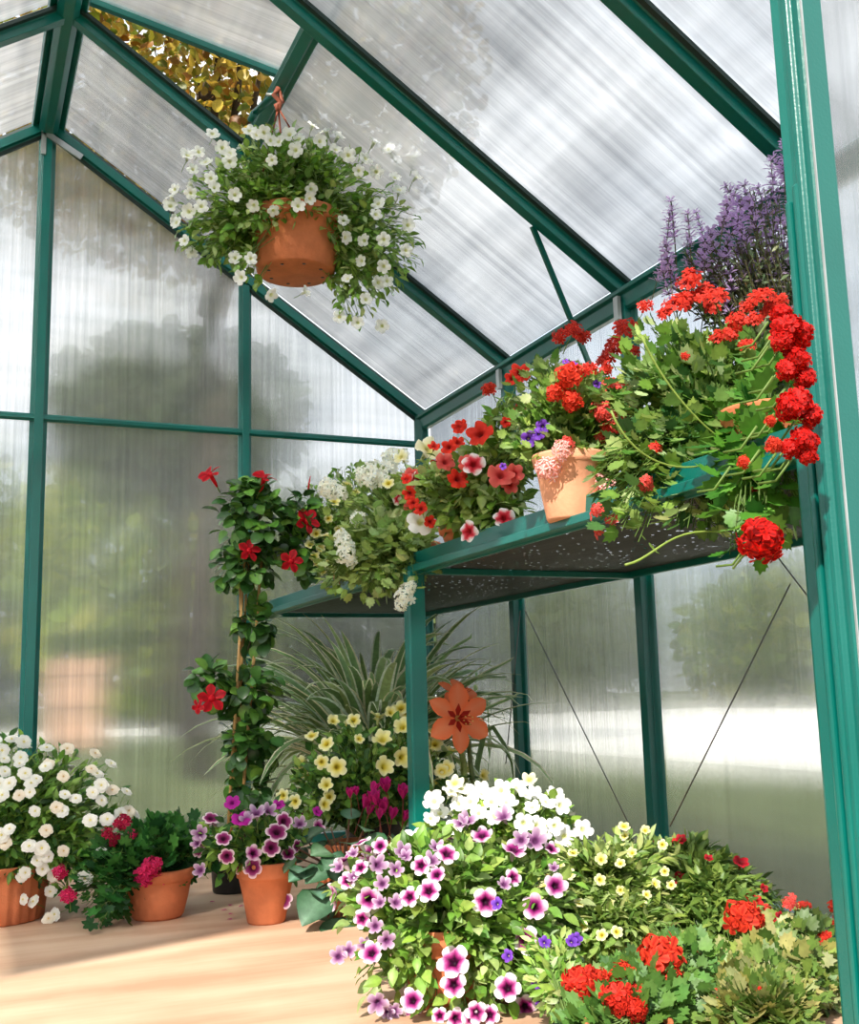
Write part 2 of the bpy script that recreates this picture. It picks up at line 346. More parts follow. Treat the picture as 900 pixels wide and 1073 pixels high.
panel('gable_panel',[(-.62,-2.45,1.77),(jx-.01,-2.45,1.77),(jx-.01,-2.45,rz(jx)-.02),(0,-2.45,HR-.03),(-.62,-2.45,rz(.62)-.02)],(0,1,0),.006,M['poly_x'],wf)
mb=MB(); mb.box((jx+.036,-2.46,0),(HW+.02,-2.42,.085)); mb.build('base_rail',M['paint'],wf,smooth=False)

mb=MB(); mb.box((-HW+.0,YF,.004),(HW-.006,-.006,FZ)); o=mb.build('floor',M['ply'],None,smooth=False,kind='structure')

# ---------------------------------------------------------------- shelf
sh=thing('plant_shelf','long green metal shelf with black netting fixed along the right wall','shelf',(.95,-1.2,FZ))
Y0,Y1=-.035,-2.43
def rectbar(name,lo,hi):
    mb=MB(); mb.box(lo,hi); return bevel(mb.build(name,M['paint'],sh,smooth=False),.0025)
mb=MB(); mb.profile((XS,Y0,HS),(XS,Y1,HS),(0,0,1),[(-.016,0),(-.010,-.0),(-.010,.004),(.012,.004),(.012,.018),(-.010,.018),(-.010,.05),(-.016,.05)]); bevel(mb.build('front_rail',M['paint'],sh,smooth=False),.0015)
rectbar('back_rail',(HW-.045,Y1,HS),(HW-.030,Y0,HS+.03))
for y in (Y0,-2*MD,Y1+.02): rectbar('crossbar',(XS,y-.018,HS-.002),(HW-.03,y-.006,HS+.012))
for y in (-2*MD+.01,Y1+.02):
    mb=MB(); mb.profile((XS,y,FZ),(XS,y,HS+.006),(-1,0,0),[(-.017,-.017),(.017,-.017),(.017,.017),(.012,.019),(-.012,.019),(-.017,.017)]); bevel(mb.build('leg',M['paint'],sh,smooth=False),.0015)
mb=MB(); nx,ny=14,46; vs=[]
for i in range(nx+1):
    for j in range(ny+1):
        x=XS+.005+(HW-.045-XS)*i/nx; y=Y0+(Y1-Y0)*j/ny; u=i/nx; w=abs(math.sin(PI*j*2/ny*1.03))
        vs.append((x,y,HS+.014-.016*math.sin(PI*u)*w))
mb.add(vs,[(i*(ny+1)+j,(i+1)*(ny+1)+j,(i+1)*(ny+1)+j+1,i*(ny+1)+j+1) for i in range(nx) for j in range(ny)])
mb.build('netting',M['net'],sh)

# ---------------------------------------------------------------- botanical kit
OVATE=[(0,.05),(.12,.55),(.35,.98),(.6,.85),(.85,.4),(1,.02)]
LANCE=[(0,.1),(.25,.8),(.5,1),(.75,.7),(1,.03)]
ROUND=[(0,.15),(.15,.7),(.45,1),(.75,.8),(.93,.4),(1,.05)]
PET=[(0,.25),(.3,.7),(.65,1),(.88,.85),(1,.35)]
PETN=[(0,.18),(.4,.55),(.75,.75),(1,.15)]
IVY=[(a*PI/15,(1.0,.86,.66,.9,.98,.72,.62,.82,.88,.66,.55,.62,.6,.45,.2,.12)[a]) for a in range(16)]
IVY=[(-a,r) for a,r in IVY[:0:-1]]+IVY
TOOTH=[(a*PI/12,(1.15,.8,.92,.66,.8,.55,.66,.45,.52,.36,.36,.25,.2)[a]) for a in range(13)]
TOOTH=[(-a,r) for a,r in TOOTH[:0:-1]]+TOOTH
def jit(c,a=.25,r=R):
    k=1+r.uniform(-a,a); h=r.uniform(-.12,.12)
    return (min(1,c[0]*k*(1+h)),min(1,c[1]*k),min(1,c[2]*k*(1-h)),1)
def rdir(r=R):
    z=r.uniform(-1,1); t=r.uniform(0,2*PI); q=math.sqrt(1-z*z); return V((q*math.cos(t),q*math.sin(t),z))
def leaf(mb,p,d,n,kind,L,c,c2=None,curl=.35):
    if kind=='ivy': mb.fan(p,d,n,L,IVY,c,c2,.25)
    elif kind=='tooth': mb.fan(p,d,n,L,TOOTH,c,c2,.2)
    elif kind=='ovate': mb.blade(p,d,n,L,L*.30,OVATE,c,c2,.3,curl)
    elif kind=='round': mb.blade(p,d,n,L,L*.40,ROUND,c,c2,.2,curl)
    else: mb.blade(p,d,n,L,L*.17,LANCE,c,c2,.3,curl)

class Blob:
    def __init__(s,px,py,Y,rx,rz,ry=None,w=1):
        s.c=atY(px,py,Y); k=(s.c-CAM).dot(FW)/FPX; s.k=k; s.r=V((rx*k,(ry or min(rx,rz)*1.0)*k,rz*k)); s.w=w*rx*rz
    def surf(s,d): # point on surface along direction d
        q=V((d.x/s.r.x,d.y/s.r.y,d.z/s.r.z)); return s.c+d/q.length
    def normal(s,p):
        q=p-s.c; return V((q.x/s.r.x**2,q.y/s.r.y**2,q.z/s.r.z**2)).normalized()
    def inside(s,p,k=1):
        q=p-s.c; return (q.x/s.r.x)**2+(q.y/s.r.y)**2+(q.z/s.r.z)**2<k
    def hit(s,px,py):
        d=ray(px,py).normalized(); o=CAM-s.c
        a=V((d.x/s.r.x,d.y/s.r.y,d.z/s.r.z)); b=V((o.x/s.r.x,o.y/s.r.y,o.z/s.r.z))
        A=a.dot(a);B=2*a.dot(b);C=b.dot(b)-1;D=B*B-4*A*C
        if D<0: return None
        return CAM+d*((-B-math.sqrt(D))/(2*A))
def clampx(p,lim=HW-.02):
    if p.x>lim: p.x=lim
    if p.y>-.03: p.y=-.03
    if p.z<FZ+.008: p.z=FZ+.008
    return p
def foliage(root,start,blobs,nshoot,lk,L,cols,name='foliage',spread=.35,per=9,lift=.12,avoid=None,mat='leaf',t0=.35,stemc='6f8c45',stem_r=.0014,c2=None,minz=-1,pet=.4,ok=None,seed=1,curl=.35,vis=False):
    """shoots run from the pot to the surface of the blobs and carry leaves on their outer part"""
    r=random.Random(seed); mb=MB(); sb=MB(); ws=[b.w for b in blobs]; sc=hx(stemc); n=0; tries=0
    while n<nshoot and tries<nshoot*20:
        tries+=1; b=r.choices(blobs,ws)[0]; d=rdir(r)
        if d.z<minz: continue
        e=b.c+(b.surf(d)-b.c)*(.55+.45*r.random()**.4)
        e=V(e)
        if avoid and avoid(e): continue
        if ok and not ok(e): continue
        clampx(e); n+=1
        s0=start(r) if callable(start) else V(start); dist=(e-s0).length
        ctl=(s0+e)/2+V((0,0,1))*(lift*dist+ (.25*max(0,s0.z-e.z)))+rdir(r)*dist*.08
        K=6; pts=[]
        for i in range(K+1):
            t=i/K; pts.append(s0*(1-t)**2+ctl*(2*t*(1-t))+e*t*t)
        sb.tube(pts,stem_r,4,sc,stem_r*.5,cap=False)
        for j in range(per):
            t=t0+(1-t0)*((j+r.random()*.7)/per); t=min(t,1)
            p=s0*(1-t)**2+ctl*(2*t*(1-t))+e*t*t; tg=((ctl-s0)*(1-t)+(e-ctl)*t).normalized()
            if avoid and avoid(p): continue
            od=(p-b.c).normalized(); ld=(tg*.7+rdir(r)*.8+od*.5).normalized(); up=(V((0,0,1))*.8+od*.6+rdir(r)*.45-V((0,.35,0))).normalized()
            c=jit(hx(r.choice(cols)),.22,r); l=L*r.uniform(.6,1.15)*(1.0-.25*t)
            q=p+ld*l*pet
            if (q+ld*l).x>HW-.004: continue
            if pet>.2: sb.tube([p,q],stem_r*.6,3,sc,cap=False)
            cc2=tuple(x*.8 for x in c[:3])+(1,) if c2 is None else hx(c2)
            leaf(mb,q,ld,up,lk,l,c,cc2,curl)
    mb.build(name,M[mat],root); sb.build('stems',M['leaf'],root)
# ---- flower meshes, +Z faces outwards, about unit size
FM={}
def fmesh(name,fn,mat='petal'):
    mb=MB(); fn(mb); FM[name]=mb.mesh(name,M[mat])
def lerp(a,b,t): t=max(0,min(1,t)); return tuple(a[i]+(b[i]-a[i])*t for i in range(3))+(1,)
GREEN=hx('7d9a4c')
def petunia(stops,nl=5,notch=.12,ruffle=.07,seed=0,cup=0,star=0):
    st=[(t,hx(c)) for t,c in stops]
    def cf(t):
        for (a,ca),(b,cb) in zip(st,st[1:]):
            if t<=b: return lerp(ca,cb,(t-a)/(b-a))
        return st[-1][1]
    def fn(mb):
        r=random.Random(seed); n=nl*6; rs=[.05,.16,.24,.34,.5,.68,.85,1.0]; zs=[-.42,-.34,-.12,.0,.04,.06,.07,.05]
        ph=r.random()*6; vs=[];cs=[]
        for k,(q,z) in enumerate(zip(rs,zs)):
            for j in range(n):
                t=2*PI*j/n; lobe=abs(math.cos(nl*t/2)); rr=q*(1-(notch*(1-lobe)**2*2.2+.03*math.sin(3*t+ph))*(q**2))
                zz=z+ruffle*q*q*math.sin(nl*t+ph)*1.0+ruffle*.7*q*q*math.sin(2*t+ph*2)+cup*q*q-.12*(1-lobe)*q
                vs.append((rr*math.cos(t),rr*math.sin(t),zz)); tt=q*(1+(star*(lobe-.5)))
                cs.append(cf(max(0,min(1,q-star*(1-lobe) if star<0 else q*(1-star*(1-lobe))))))
        K=len(rs); mb.add(vs,[(i*n+j,i*n+(j+1)%n,(i+1)*n+(j+1)%n,(i+1)*n+j) for i in range(K-1) for j in range(n)]+[tuple(range(n-1,-1,-1))],cs)
        tc=lerp(cf(.7),GREEN,.35)
        mb.tube([(0,0,-.13),(0,0,-.4),(0,0,-.75),(0,.05,-1.0)],.27,8,tc,.09,cap=False)
        for i in range(5):
            a=2*PI*i/5; mb.blade(V((0,.05,-1.0)),V((math.cos(a)*.5,math.sin(a)*.5,.9)),V((math.cos(a),math.sin(a),0)),.4,.07,LANCE,GREEN)
        mb.tube([(0,.05,-1.0),(.1,.2,-1.6),(.1,.5,-2.4)],.045,4,GREEN,cap=False)
    return fn
def floret(mb,p,n,s,c1,c2,np_=5,w=.34,rot=0,cup=.1,r=R):
    ref=V((0,1,0)) if abs(n.y)<.9 else V((1,0,0)); a=n.cross(ref).normalized(); b=n.cross(a)
    for i in range(np_):
        t=2*PI*i/np_+rot; d=a*math.cos(t)+b*math.sin(t); c=jit(c1,.22,r)
        mb.blade(p+d*s*.08,d+n*cup,n+rdir(r)*.3,s,s*w,PET,lerp(c2,c,.15),c,.12,.25)
    mb.add([p+a*s*.13+n*s*.05,p+b*s*.13+n*s*.05,p-a*s*.13+n*s*.05,p-b*s*.13+n*s*.05],[(0,1,2,3)],c2)
def umbel(c1,c2,n=22,fs=.42,seed=0,full=.2,w=.34,rr=.72,pedc='8aa05a',flat=1,stem=True):
    a1,a2=hx(c1),hx(c2)
    def fn(mb):
        r=random.Random(seed); g=PI*(3-math.sqrt(5))
        for i in range(n):
            z=1-(1-full*-1*-1)*0-( (i+.5)/n)*(1+full*1.0); z=max(-1,z); q=math.sqrt(max(0,1-z*z)); t=g*i
            d=V((q*math.cos(t),q*math.sin(t),z*flat)); d2=(d+rdir(r)*.4).normalized(); k=rr*r.uniform(.8,1.12)
            p=d*k; c=lerp(a1,a2,r.random()*.15)
            mb.tube([(0,0,-.25),p],.02,3,hx(pedc),cap=False)
            floret(mb,p,d2,fs*r.uniform(.85,1.1),c,a2,5,w,r.random()*6,.15,r)
        if stem: mb.tube([(0,0,-.2),(.1,0,-1.0),(.1,.2,-2.2)],.05,5,hx(pedc),cap=False)
    return fn
def daisy(cp,cc,seed=0):
    a,b=hx(cp),hx(cc)
    def fn(mb):
        r=random.Random(seed)
        for lay,(n,L,tilt) in enumerate(((9,1,.12),(8,.8,.45),(6,.5,.9))):
            for i in range(n):
                t=2*PI*(i+lay*.5)/n+r.uniform(-.1,.1); d=V((math.cos(t),math.sin(t),tilt)); mb.blade(V((0,0,0)),d,V((0,0,1)),L*r.uniform(.88,1.05),L*.34,PET,lerp(a,b,.25 if lay>1 else .05),a,.1,.15)
        mb.lathe((0,0,0),[(0.001,.2),(.14,.17),(.16,.05)],8,b)
        mb.tube([(0,0,0),(0,.1,-1),(0,.3,-2.4)],.05,4,GREEN,cap=False)
    return fn
def pinwheel(c1,c2,seed=0):
    a,b=hx(c1),hx(c2)
    def fn(mb):
        r=random.Random(seed)
        for i in range(5):
            t=2*PI*i/5; d=V((math.cos(t),math.sin(t),.25)); n=V((-math.sin(t)*.35,math.cos(t)*.35,1))
            mb.blade(d*.15,d,n,.9,.34,[(0,.35),(.3,.8),(.6,1),(.82,.65),(1,.03)],b,a,.15,.35)
        mb.tube([(0,0,.12),(0,0,-.2),(0,0,-.9),(0,.1,-1.2)],.22,10,a,.07)
        mb.tube([(0,.1,-1.2),(0,.2,-1.8)],.05,4,GREEN)
    return fn
def amaryllis(mb):
    r=random.Random(3); a,b,c=hx('ff7a48'),hx('ffb48c'),hx('b02414')
    for i in range(6):
        t=2*PI*i/6; d=V((math.cos(t),math.sin(t),.42)); w=.36 if i%2 else .30
        d=d.normalized(); n=V((-math.cos(t)*.4,-math.sin(t)*.4,1))
        for sgn in (0,):
            mb.blade(V((0,0,-.25))+d*.08,d,n,1.15,w,[(0,.12),(.18,.45),(.4,.85),(.6,1),(.8,.8),(.93,.4),(1,.03)],lerp(a,b,.35),a,.18,.45)
        mb.blade(V((0,0,-.24))+d*.08,d,n,.42,.10,[(0,.3),(.5,1),(1,.05)],c,c,.1,.0)
    for v in range(0,len(mb.v)): mb.c[v]=mb.c[v]
    mb.tube([(0,0,-.2),(0,0,-.6),(0,0,-.85)],.2,10,lerp(a,GREEN,.5),.1)
def stamens(mb):
    r=random.Random(4)
    for i in range(7):
        t=2*PI*i/7; p=[V((0,0,-.2)),V((math.cos(t)*.08,math.sin(t)*.08-.03,.2)),V((math.cos(t)*.16,math.sin(t)*.14-.12,.5))]
        mb.tube(p,.014,4,hx('c62c1c')); mb.blade(p[2],V((0,-.3,.5)),V((0,0,1)),.09,.025,LANCE,hx('e9c46a'))
def cyclamen(c1,c2,seed=0):
    a,b=hx(c1),hx(c2)
    def fn(mb):
        r=random.Random(seed)
        for i in range(5):
            t=2*PI*i/5+.3; d=V((math.cos(t)*.5,math.sin(t)*.5,.9+r.uniform(-.15,.15))); n=V((-math.cos(t),-math.sin(t),.4))
            mb.blade(V((0,0,-.3)),d,n,1.2,.34,[(0,.2),(.25,.6),(.55,1),(.8,.9),(1,.25)],b,a,.2,-.15+r.uniform(-.1,.1))
        mb.tube([(0,0,-.3),(0,0,-.5),(.1,0,-.4),(.12,0,-1.2),(.1,0,-2.6)],.05,5,hx('8a4a3c'),cap=False)
    return fn
def spike(c1,c2,seed=0):
    a,b=hx(c1),hx(c2)
    def fn(mb):
        r=random.Random(seed)
        mb.tube([(0,0,-2.2),(0.05,0,-1),(0,0,1)],.03,4,hx('6c6a48'),cap=False)
        for lv in range(5):
            z=-.6+lv*.4
            for i in range(4):
                t=2*PI*i/4+lv*.8; d=V((math.cos(t),math.sin(t),.35)); L=.6*(1-.35*lv/7)*r.uniform(.8,1.15)
                mb.blade(V((0,0,z)),d,V((0,0,1)),L,L*.3,PETN,b,a,.2,.3); mb.blade(V((0,0,z+.05)),d+V((0,0,.5)),V((0,0,1)),L*.8,L*.16,PETN,a,b,.2,.1)
                mb.blade(V((0,0,z)),d,V((0,0,1)),L*.35,L*.18,LANCE,hx('5c4a52'))
    return fn
fmesh('white_petunia_a',petunia([(0,'d9e07a'),(.2,'f3f3c4'),(.34,'fdfdf6'),(1,'ffffff')],seed=1))
fmesh('white_petunia_b',petunia([(0,'d9e07a'),(.2,'f3f3c4'),(.34,'fdfdf6'),(1,'fbfaf8')],seed=5,ruffle=.13,cup=.2))
fmesh('purple_eyed_a',petunia([(0,'1c0418'),(.2,'400830'),(.3,'8a1464'),(.46,'b43088'),(.58,'e3a4cc'),(.7,'f9eaf3'),(1,'ffffff')],seed=2,star=.4))
fmesh('purple_eyed_b',petunia([(0,'1c0418'),(.2,'400830'),(.34,'901c70'),(.52,'b84a96'),(.66,'e4b4d4'),(1,'faeaf3')],seed=8,star=.3,ruffle=.1,cup=.15))
fmesh('faded_mauve',petunia([(0,'4a2048'),(.3,'84487e'),(.65,'b48cb0'),(1,'dcc6d8')],seed=4,ruffle=.2,cup=.3,notch=.2))
fmesh('wine_picotee',petunia([(0,'2c0820'),(.2,'4b0a34'),(.5,'8a1f62'),(.68,'9a3a78'),(.8,'eebfd8'),(1,'fdf0f6')],seed=6))
fmesh('magenta_petunia',petunia([(0,'5a0848'),(.3,'a01788'),(1,'c428a4')],seed=7))
fmesh('yellow_petunia_a',petunia([(0,'7a6a10'),(.15,'b8a020'),(.3,'ecd74a'),(.6,'f4ec9c'),(1,'f9f6cc')],seed=9))
fmesh('yellow_petunia_b',petunia([(0,'7a6a10'),(.2,'d9c63a'),(.5,'f1e88c'),(1,'f6f3c4')],seed=10,cup=.35,ruffle=.15))
fmesh('red_calibrachoa',petunia([(0,'e8c53a'),(.14,'8a1010'),(.3,'c41f22'),(1,'e8403a')],seed=11))
fmesh('deep_red_calibrachoa',petunia([(0,'f0d040'),(.14,'600810'),(1,'c4182c')],seed=12,cup=.2))
fmesh('violet_calibrachoa',petunia([(0,'f2e88a'),(.14,'3a1466'),(.3,'5a2a9c'),(1,'8a50cc')],seed=13))
fmesh('red_petunia',petunia([(0,'5a0a08'),(.2,'a81610'),(.5,'dc2c1c'),(1,'ec3c26')],seed=14,ruffle=.14))
fmesh('red_white_petunia',petunia([(0,'7a0a10'),(.3,'c8182a'),(.55,'e85060'),(.7,'fbe8e8'),(1,'ffffff')],seed=15,star=.5,ruffle=.15))
fmesh('cream_petunia',petunia([(0,'b8a848'),(.3,'ede59a'),(1,'faf7dc')],seed=16,ruffle=.16))
fmesh('coral_petunia',petunia([(0,'8a2020'),(.3,'d84040'),(1,'f07468')],seed=17,ruffle=.16))
fmesh('red_umbel_a',umbel('f4402c','8a0c08',19,.46,1,.25))
fmesh('red_umbel_b',umbel('f84a2e','9a100a',17,.48,2,.1))
fmesh('scarlet_umbel',umbel('f01c14','780604',26,.46,21,.7))
fmesh('coral_umbel',umbel('f8705c','b82018',15,.5,3,.0))
fmesh('verbena_red',umbel('f04430','980e0a',11,.50,4,-.45,.32,.9,'7d9a4c'))
fmesh('verbena_coral',umbel('fa7268','c82420',10,.50,6,-.45,.34,.9,'7d9a4c'))
fmesh('bicolor_umbel',umbel('e24a48','fff0e8',16,.40,5,-.2,.28,.85,'c9c48a'))
fmesh('pink_umbel',umbel('f0387a','a00c34',13,.52,7,-.1))
fmesh('crimson_umbel',umbel('c81c4c','6a0620',10,.52,8,-.1))
fmesh('white_verbena',umbel('ffffff','eeeed0',15,.42,9,-.1,.34,.95,'8aa05a'))
fmesh('white_double_a',daisy('fdfcf6','e9dc8c',1)); fmesh('white_double_b',daisy('faf2e2','e0c48c',2))
fmesh('mandevilla_bloom',pinwheel('d81426','a00818')); 
fmesh('amaryllis_bloom',amaryllis); fmesh('stamens',stamens)
fmesh('cyclamen_bloom',cyclamen('d42a86','a01060'))
fmesh('lavender_spike_a',spike('ecd4fa','c8a0e0',1)); fmesh('lavender_spike_b',spike('f0dcfa','bc9cd4',2))

def put(mesh,name,root,p,nrm,size,spin=None,r=R,label=None):
    o=bpy.data.objects.new(name,FM[mesh]); col.objects.link(o); o.parent=root
    q=V(nrm).normalized().to_track_quat('Z','Y')@Quaternion((0,0,1),r.uniform(0,6.28) if spin is None else spin)
    o.rotation_mode='QUATERNION'; o.rotation_quaternion=q; o.location=V(p)-parent_loc(root); o.scale=(size,)*3
    if label:o['label']=label
    return o
def flowers(root,blobs,pix,name='flower',face=.55,push=.006,up=.25,default_y=None,seed=3,out=.35,pushk=.45):
    """pix: (px,py,mesh,radius_px)"""
    r=random.Random(seed)
    for px,py,mesh,rad in pix:
        best=None
        for b in blobs:
            h=b.hit(px,py)
            if h and (best is None or (h-CAM).length<(best[0]-CAM).length): best=(h,b)
        if best is None:   # nearest blob, silhouette depth
            b=min(blobs,key=lambda b:(V(proj(b.c))-V((px,py))).length); h=atY(px,py,b.c.y-b.r.y*.2); best=(h,b)
        h,b=best; n=b.normal(h); tc=(CAM-h).normalized()
        d=(n*out+tc*face+V((0,0,up))+rdir(r)*.32).normalized()
        k=(h-CAM).dot(FW)/FPX; p=clampx(h+(n*.5+tc*.5)*(rad*k*pushk)+n*push,HW-.03)
        put(mesh if isinstance(mesh,str) else r.choice(mesh),name,root,p,d,rad*k,r=r)
def scatter(root,blobs,n,meshes,rad,name='flower',seed=5,ok=None,up=.3,minz=-.4):
    r=random.Random(seed); c=0;t=0
    while c<n and t<n*30:
        t+=1; b=r.choices(blobs,[x.w for x in blobs])[0]; d=rdir(r)
        if d.z<minz: continue
        p=b.surf(d)
        if any(o is not b and o.inside(p,.8) for o in blobs): continue
        if ok and not ok(p): continue
        c+=1; nn=(b.normal(p)+V((0,0,up))+rdir(r)*.4).normalized()
        put(r.choice(meshes),name,root,clampx(p,HW-.03),nn,rad*b.k*r.uniform(.8,1.15),r=r)

def pot(root,o,rt,h,mat='terracotta',rb=None,ribs=0,bowl=False,rim=.14,name='pot',holes=False):
    """flower pot with collar, wall thickness and soil; o = base centre"""
    rb=rb or rt*.68; mb=MB(); n=96 if ribs else 40
    if bowl: pr=[(.001,0),(rb*.9,0),(rb,.006*1),(rb+(rt-rb)*.45,h*.42),(rt*.93,h*.74),(rt*.94,h*.76),(rt*1.0,h*.775),(rt*1.02,h*.88),(rt*1.03,h*.98),(rt*1.0,h),(rt*.93,h),(rt*.92,h*.85),(rb*.9,h*.2)]
    else:
        pr=[(.001,0),(rb*.95,0),(rb,.004),(rb+(rt*.93-rb)*.5,h*.42),(rt*.93,h*(1-rim)-.002),(rt*1.0,h*(1-rim)),(rt*1.0,h*(1-rim)+.004),(rt*1.03,h-.004),(rt*1.03,h),(rt*.95,h),(rt*.93,h*.88),(rb*.9,h*.2)]
    if ribs:
        mb2=MB()
        mb.lathe(o,[(r_,z_) for r_,z_ in pr[:5]],n,(1,1,1,1),.025,ribs); mb.lathe(o,pr[5:],n)
    else: mb.lathe(o,pr,n)
    p=mb.build(name,M[mat],root)
    sb=MB(); sb.lathe(o,[(.001,h*.9),(rt*.5,h*.885),(rt*.93,h*.87)],24); sb.build('soil',M['soil'],root)
    if holes:
        hb=MB()
        for i in range(8):
            a=2*PI*i/8; c=V(o)+V((rb*.72*math.cos(a),rb*.72*math.sin(a),-.0006)); hb.lathe(c,[(.0001,0),(.0045,0),(.0045,.002)],8)
        hb.build('drain_hole',M['black_plastic'],p)
    return p
def zfloor(px,py,z=FZ):
    d=ray(px,py); return CAM+d*((z-CAM.z)/d.z)
def crop(x0,y0,s,L): return [(x0+a[0]*s,y0+a[1]*s)+tuple(a[2:]) for a in L]
G_MID=['6f9a3a','80aa48','5f8c34','98b85c']; G_DARK=['3f6c30','4c7c38','365c28','5a8a3c']; G_LITE=['a0bc64','b4cc7a','8cac50','c4d694']
G_DEEP=['20401c','2b5022','365e2a']; G_FRESH=['7eac40','90bc4c','a4cc60','6c9c38']

# ---------------------------------------------------------------- hanging basket
hc=atY(305,250,-.93)
sroof=rp(VX,-.985,-.02)
hk=atY(304,232,sroof.y).x
bx,by=sroof.x,sroof.y
base=atY(310,287,by); bz=base.z; bx=base.x
K=(base-CAM).dot(FW)/FPX
t=thing('hanging_basket','terracotta pot of white petunias hanging from the roof vent bar','hanging plant',(bx,by,bz))
rt=52*K; hh=60*K
pot(t,(bx,by,bz),rt,hh,'terracotta',rt*.78,rim=.2,holes=True)
mb=MB(); top=V((sroof.x,sroof.y,sroof.z-.06)); rimz=bz+hh
mb.tube([V((sroof.x,sroof.y,sroof.z+.0)),V((sroof.x-.012,sroof.y-.004,sroof.z-.02)),V((sroof.x+.006,sroof.y,sroof.z-.035)),top],.007,8,r2=.005)
mb.tube([V((sroof.x,sroof.y,sroof.z+.0)),V((sroof.x+.012,sroof.y+.004,sroof.z-.03)),V((sroof.x-.006,sroof.y,sroof.z-.045)),top],.005,8,r2=.006)
mb.build('hook',M['cord'],t)
for a in (200,320,80):
    a=math.radians(a); mb=MB(); mb.tube([top+V((0,0,.01)),V((bx+rt*math.cos(a),by+rt*math.sin(a),rimz-.006))],.0024,6); mb.build('hanger_cord',M['cord'],t)
bl=[Blob(318,200,by-.0,100,46,80),Blob(235,228,by-.0,52,50,60),Blob(398,262,by-.03,46,62,50),Blob(375,315,by-.05,22,30,25),Blob(268,285,by-.06,26,20,20),Blob(290,180,by,70,38,70),Blob(215,255,by,30,25,30),Blob(300,214,by-.10,62,17,22),Blob(345,240,by-.09,22,20,20)]
def av(e):
    px,py=proj(e); return (e.y<by+.03) and ((px-305)/41)**2+((py-268)/34)**2<1
foliage(t,lambda r:V((bx+r.uniform(-.7,.7)*rt,by+r.uniform(-.7,.7)*rt,rimz-.01)),bl,620,'ovate',.036,G_FRESH+G_LITE,avoid=av,per=12,lift=.10,seed=11,pet=.15,t0=.3)
fp=crop(160,60,.3556,[(465,383),(458,420),(425,435),(355,445),(240,410),(298,430),(555,485),(560,527),(445,527),(628,543),(353,305),(185,390),(175,365),(115,455),(75,395),(120,405),(150,440),(420,280),(490,258),(535,280),(570,295),(600,335),(620,305),(372,258),(430,250),(350,255),(660,470),(665,440),(710,365),(745,500),(680,540),(740,570),(680,615),(620,600),(580,660),(690,655),(655,670),(625,715),(605,775),(665,785),(560,760),(290,600),(265,645),(345,690),(440,685),(185,235),(235,290),(235,310),(160,320),(140,290),(110,300),(60,420),(80,485),(65,440),(100,540),(240,580),(125,340),(215,270),(290,225),(330,230),(400,235),(470,210),(510,230),(545,245),(650,260),(690,280),(760,300),(720,400),(770,360),(650,340),(310,235)])
fp=[(x,y,['white_petunia_a','white_petunia_b'],R.uniform(6.5,8.8)) for x,y in fp]
flowers(t,bl,fp,seed=4)
scatter(t,bl,28,['white_petunia_a','white_petunia_b'],6.5,seed=8,ok=lambda p:p.y>by)

# ---------------------------------------------------------------- floor plants at the back
def c5(L): return crop(0,740,.389,L)
# white double daisies, ribbed trough
o=V((-.105,-.78,FZ)); K=((o-CAM).dot(FW))/FPX
t=thing('potted_daisies','large mound of white double daisies in a ribbed terracotta pot, at the left','potted plant',o)
pot(t,o,.118,.115,'terracotta',.102,ribs=28,rim=.12)
bl=[Blob(45,860,-.80,88,74,80),Blob(0,850,-.75,80,80,80),Blob(95,905,-.86,40,45,40)]
def av(e):
    px,py=proj(e); return e.y<-.8 and px<52 and py>918
foliage(t,o+V((0,0,.1)),bl,380,'lance',.045,G_MID+G_FRESH+G_DARK,per=12,lift=.15,avoid=av,seed=21,pet=.1,minz=-.6,ok=lambda e:e.z>.10)
fl=c5([(125,125),(178,127),(60,108),(58,150),(250,138),(12,183),(70,190),(98,203),(122,172),(168,197),(240,178),(82,237),(12,245),(172,243),(200,253),(243,238),(265,220),(95,285),(265,258),(165,285),(237,308),(280,305),(313,293),(30,330),(20,365),(124,333),(80,373),(112,377),(168,385),(100,410),(70,440),(128,400),(115,430),(143,443),(135,487),(75,515),(102,520),(157,550),(140,575),(230,460),(270,400),(293,232),(290,165),(335,285),(330,235),(5,130),(30,215),(10,345),(345,300),(255,190),(30,100),(55,165),(85,215),(130,165),(10,150),(5,215),(55,245),(150,275),(115,395),(60,450)])
flowers(t,bl,[(x,y,['white_double_a']*5+['white_double_b'],R.uniform(6.6,9)) for x,y in fl],seed=22,up=.35)
scatter(t,bl,34,['white_double_a','white_double_b'],7,seed=23,ok=lambda p:p.y>-.74 and p.x<.12)

# pink geranium in bowl
o=zfloor(165,961); o.z=FZ; K=((o-CAM).dot(FW))/FPX
t=thing('potted_geranium','pink ivy geranium in a low terracotta bowl beside the white daisies','potted plant',o)
pot(t,o,37*K,50*K,'terracotta',27*K,bowl=True)
bl=[Blob(165,893,o.y+.0,45,26,35),Blob(115,925,o.y-.02,34,34,25),Blob(100,955,o.y-.07,24,18,18),Blob(200,885,o.y+.04,24,20,30)]
def av(e):
    px,py=proj(e); return px>134 and py>918
foliage(t,o+V((0,0,48*K)),bl,120,'ivy',.042,['2f6a2a','3f7c34','4c8a3c','28582a'],per=6,lift=.2,avoid=av,seed=31,pet=.5,ok=lambda e:e.z>FZ+.01)
fl=c5([(335,325,'crimson_umbel',10),(320,368,'crimson_umbel',8),(290,355,'crimson_umbel',7),(360,355,'pink_umbel',6),(410,425,'pink_umbel',13),(440,455,'pink_umbel',10),(372,460,'pink_umbel',13),(175,450,'pink_umbel',9),(193,522,'pink_umbel',10),(395,440,'pink_umbel',11)])
flowers(t,bl,fl,'flower_cluster',seed=32)

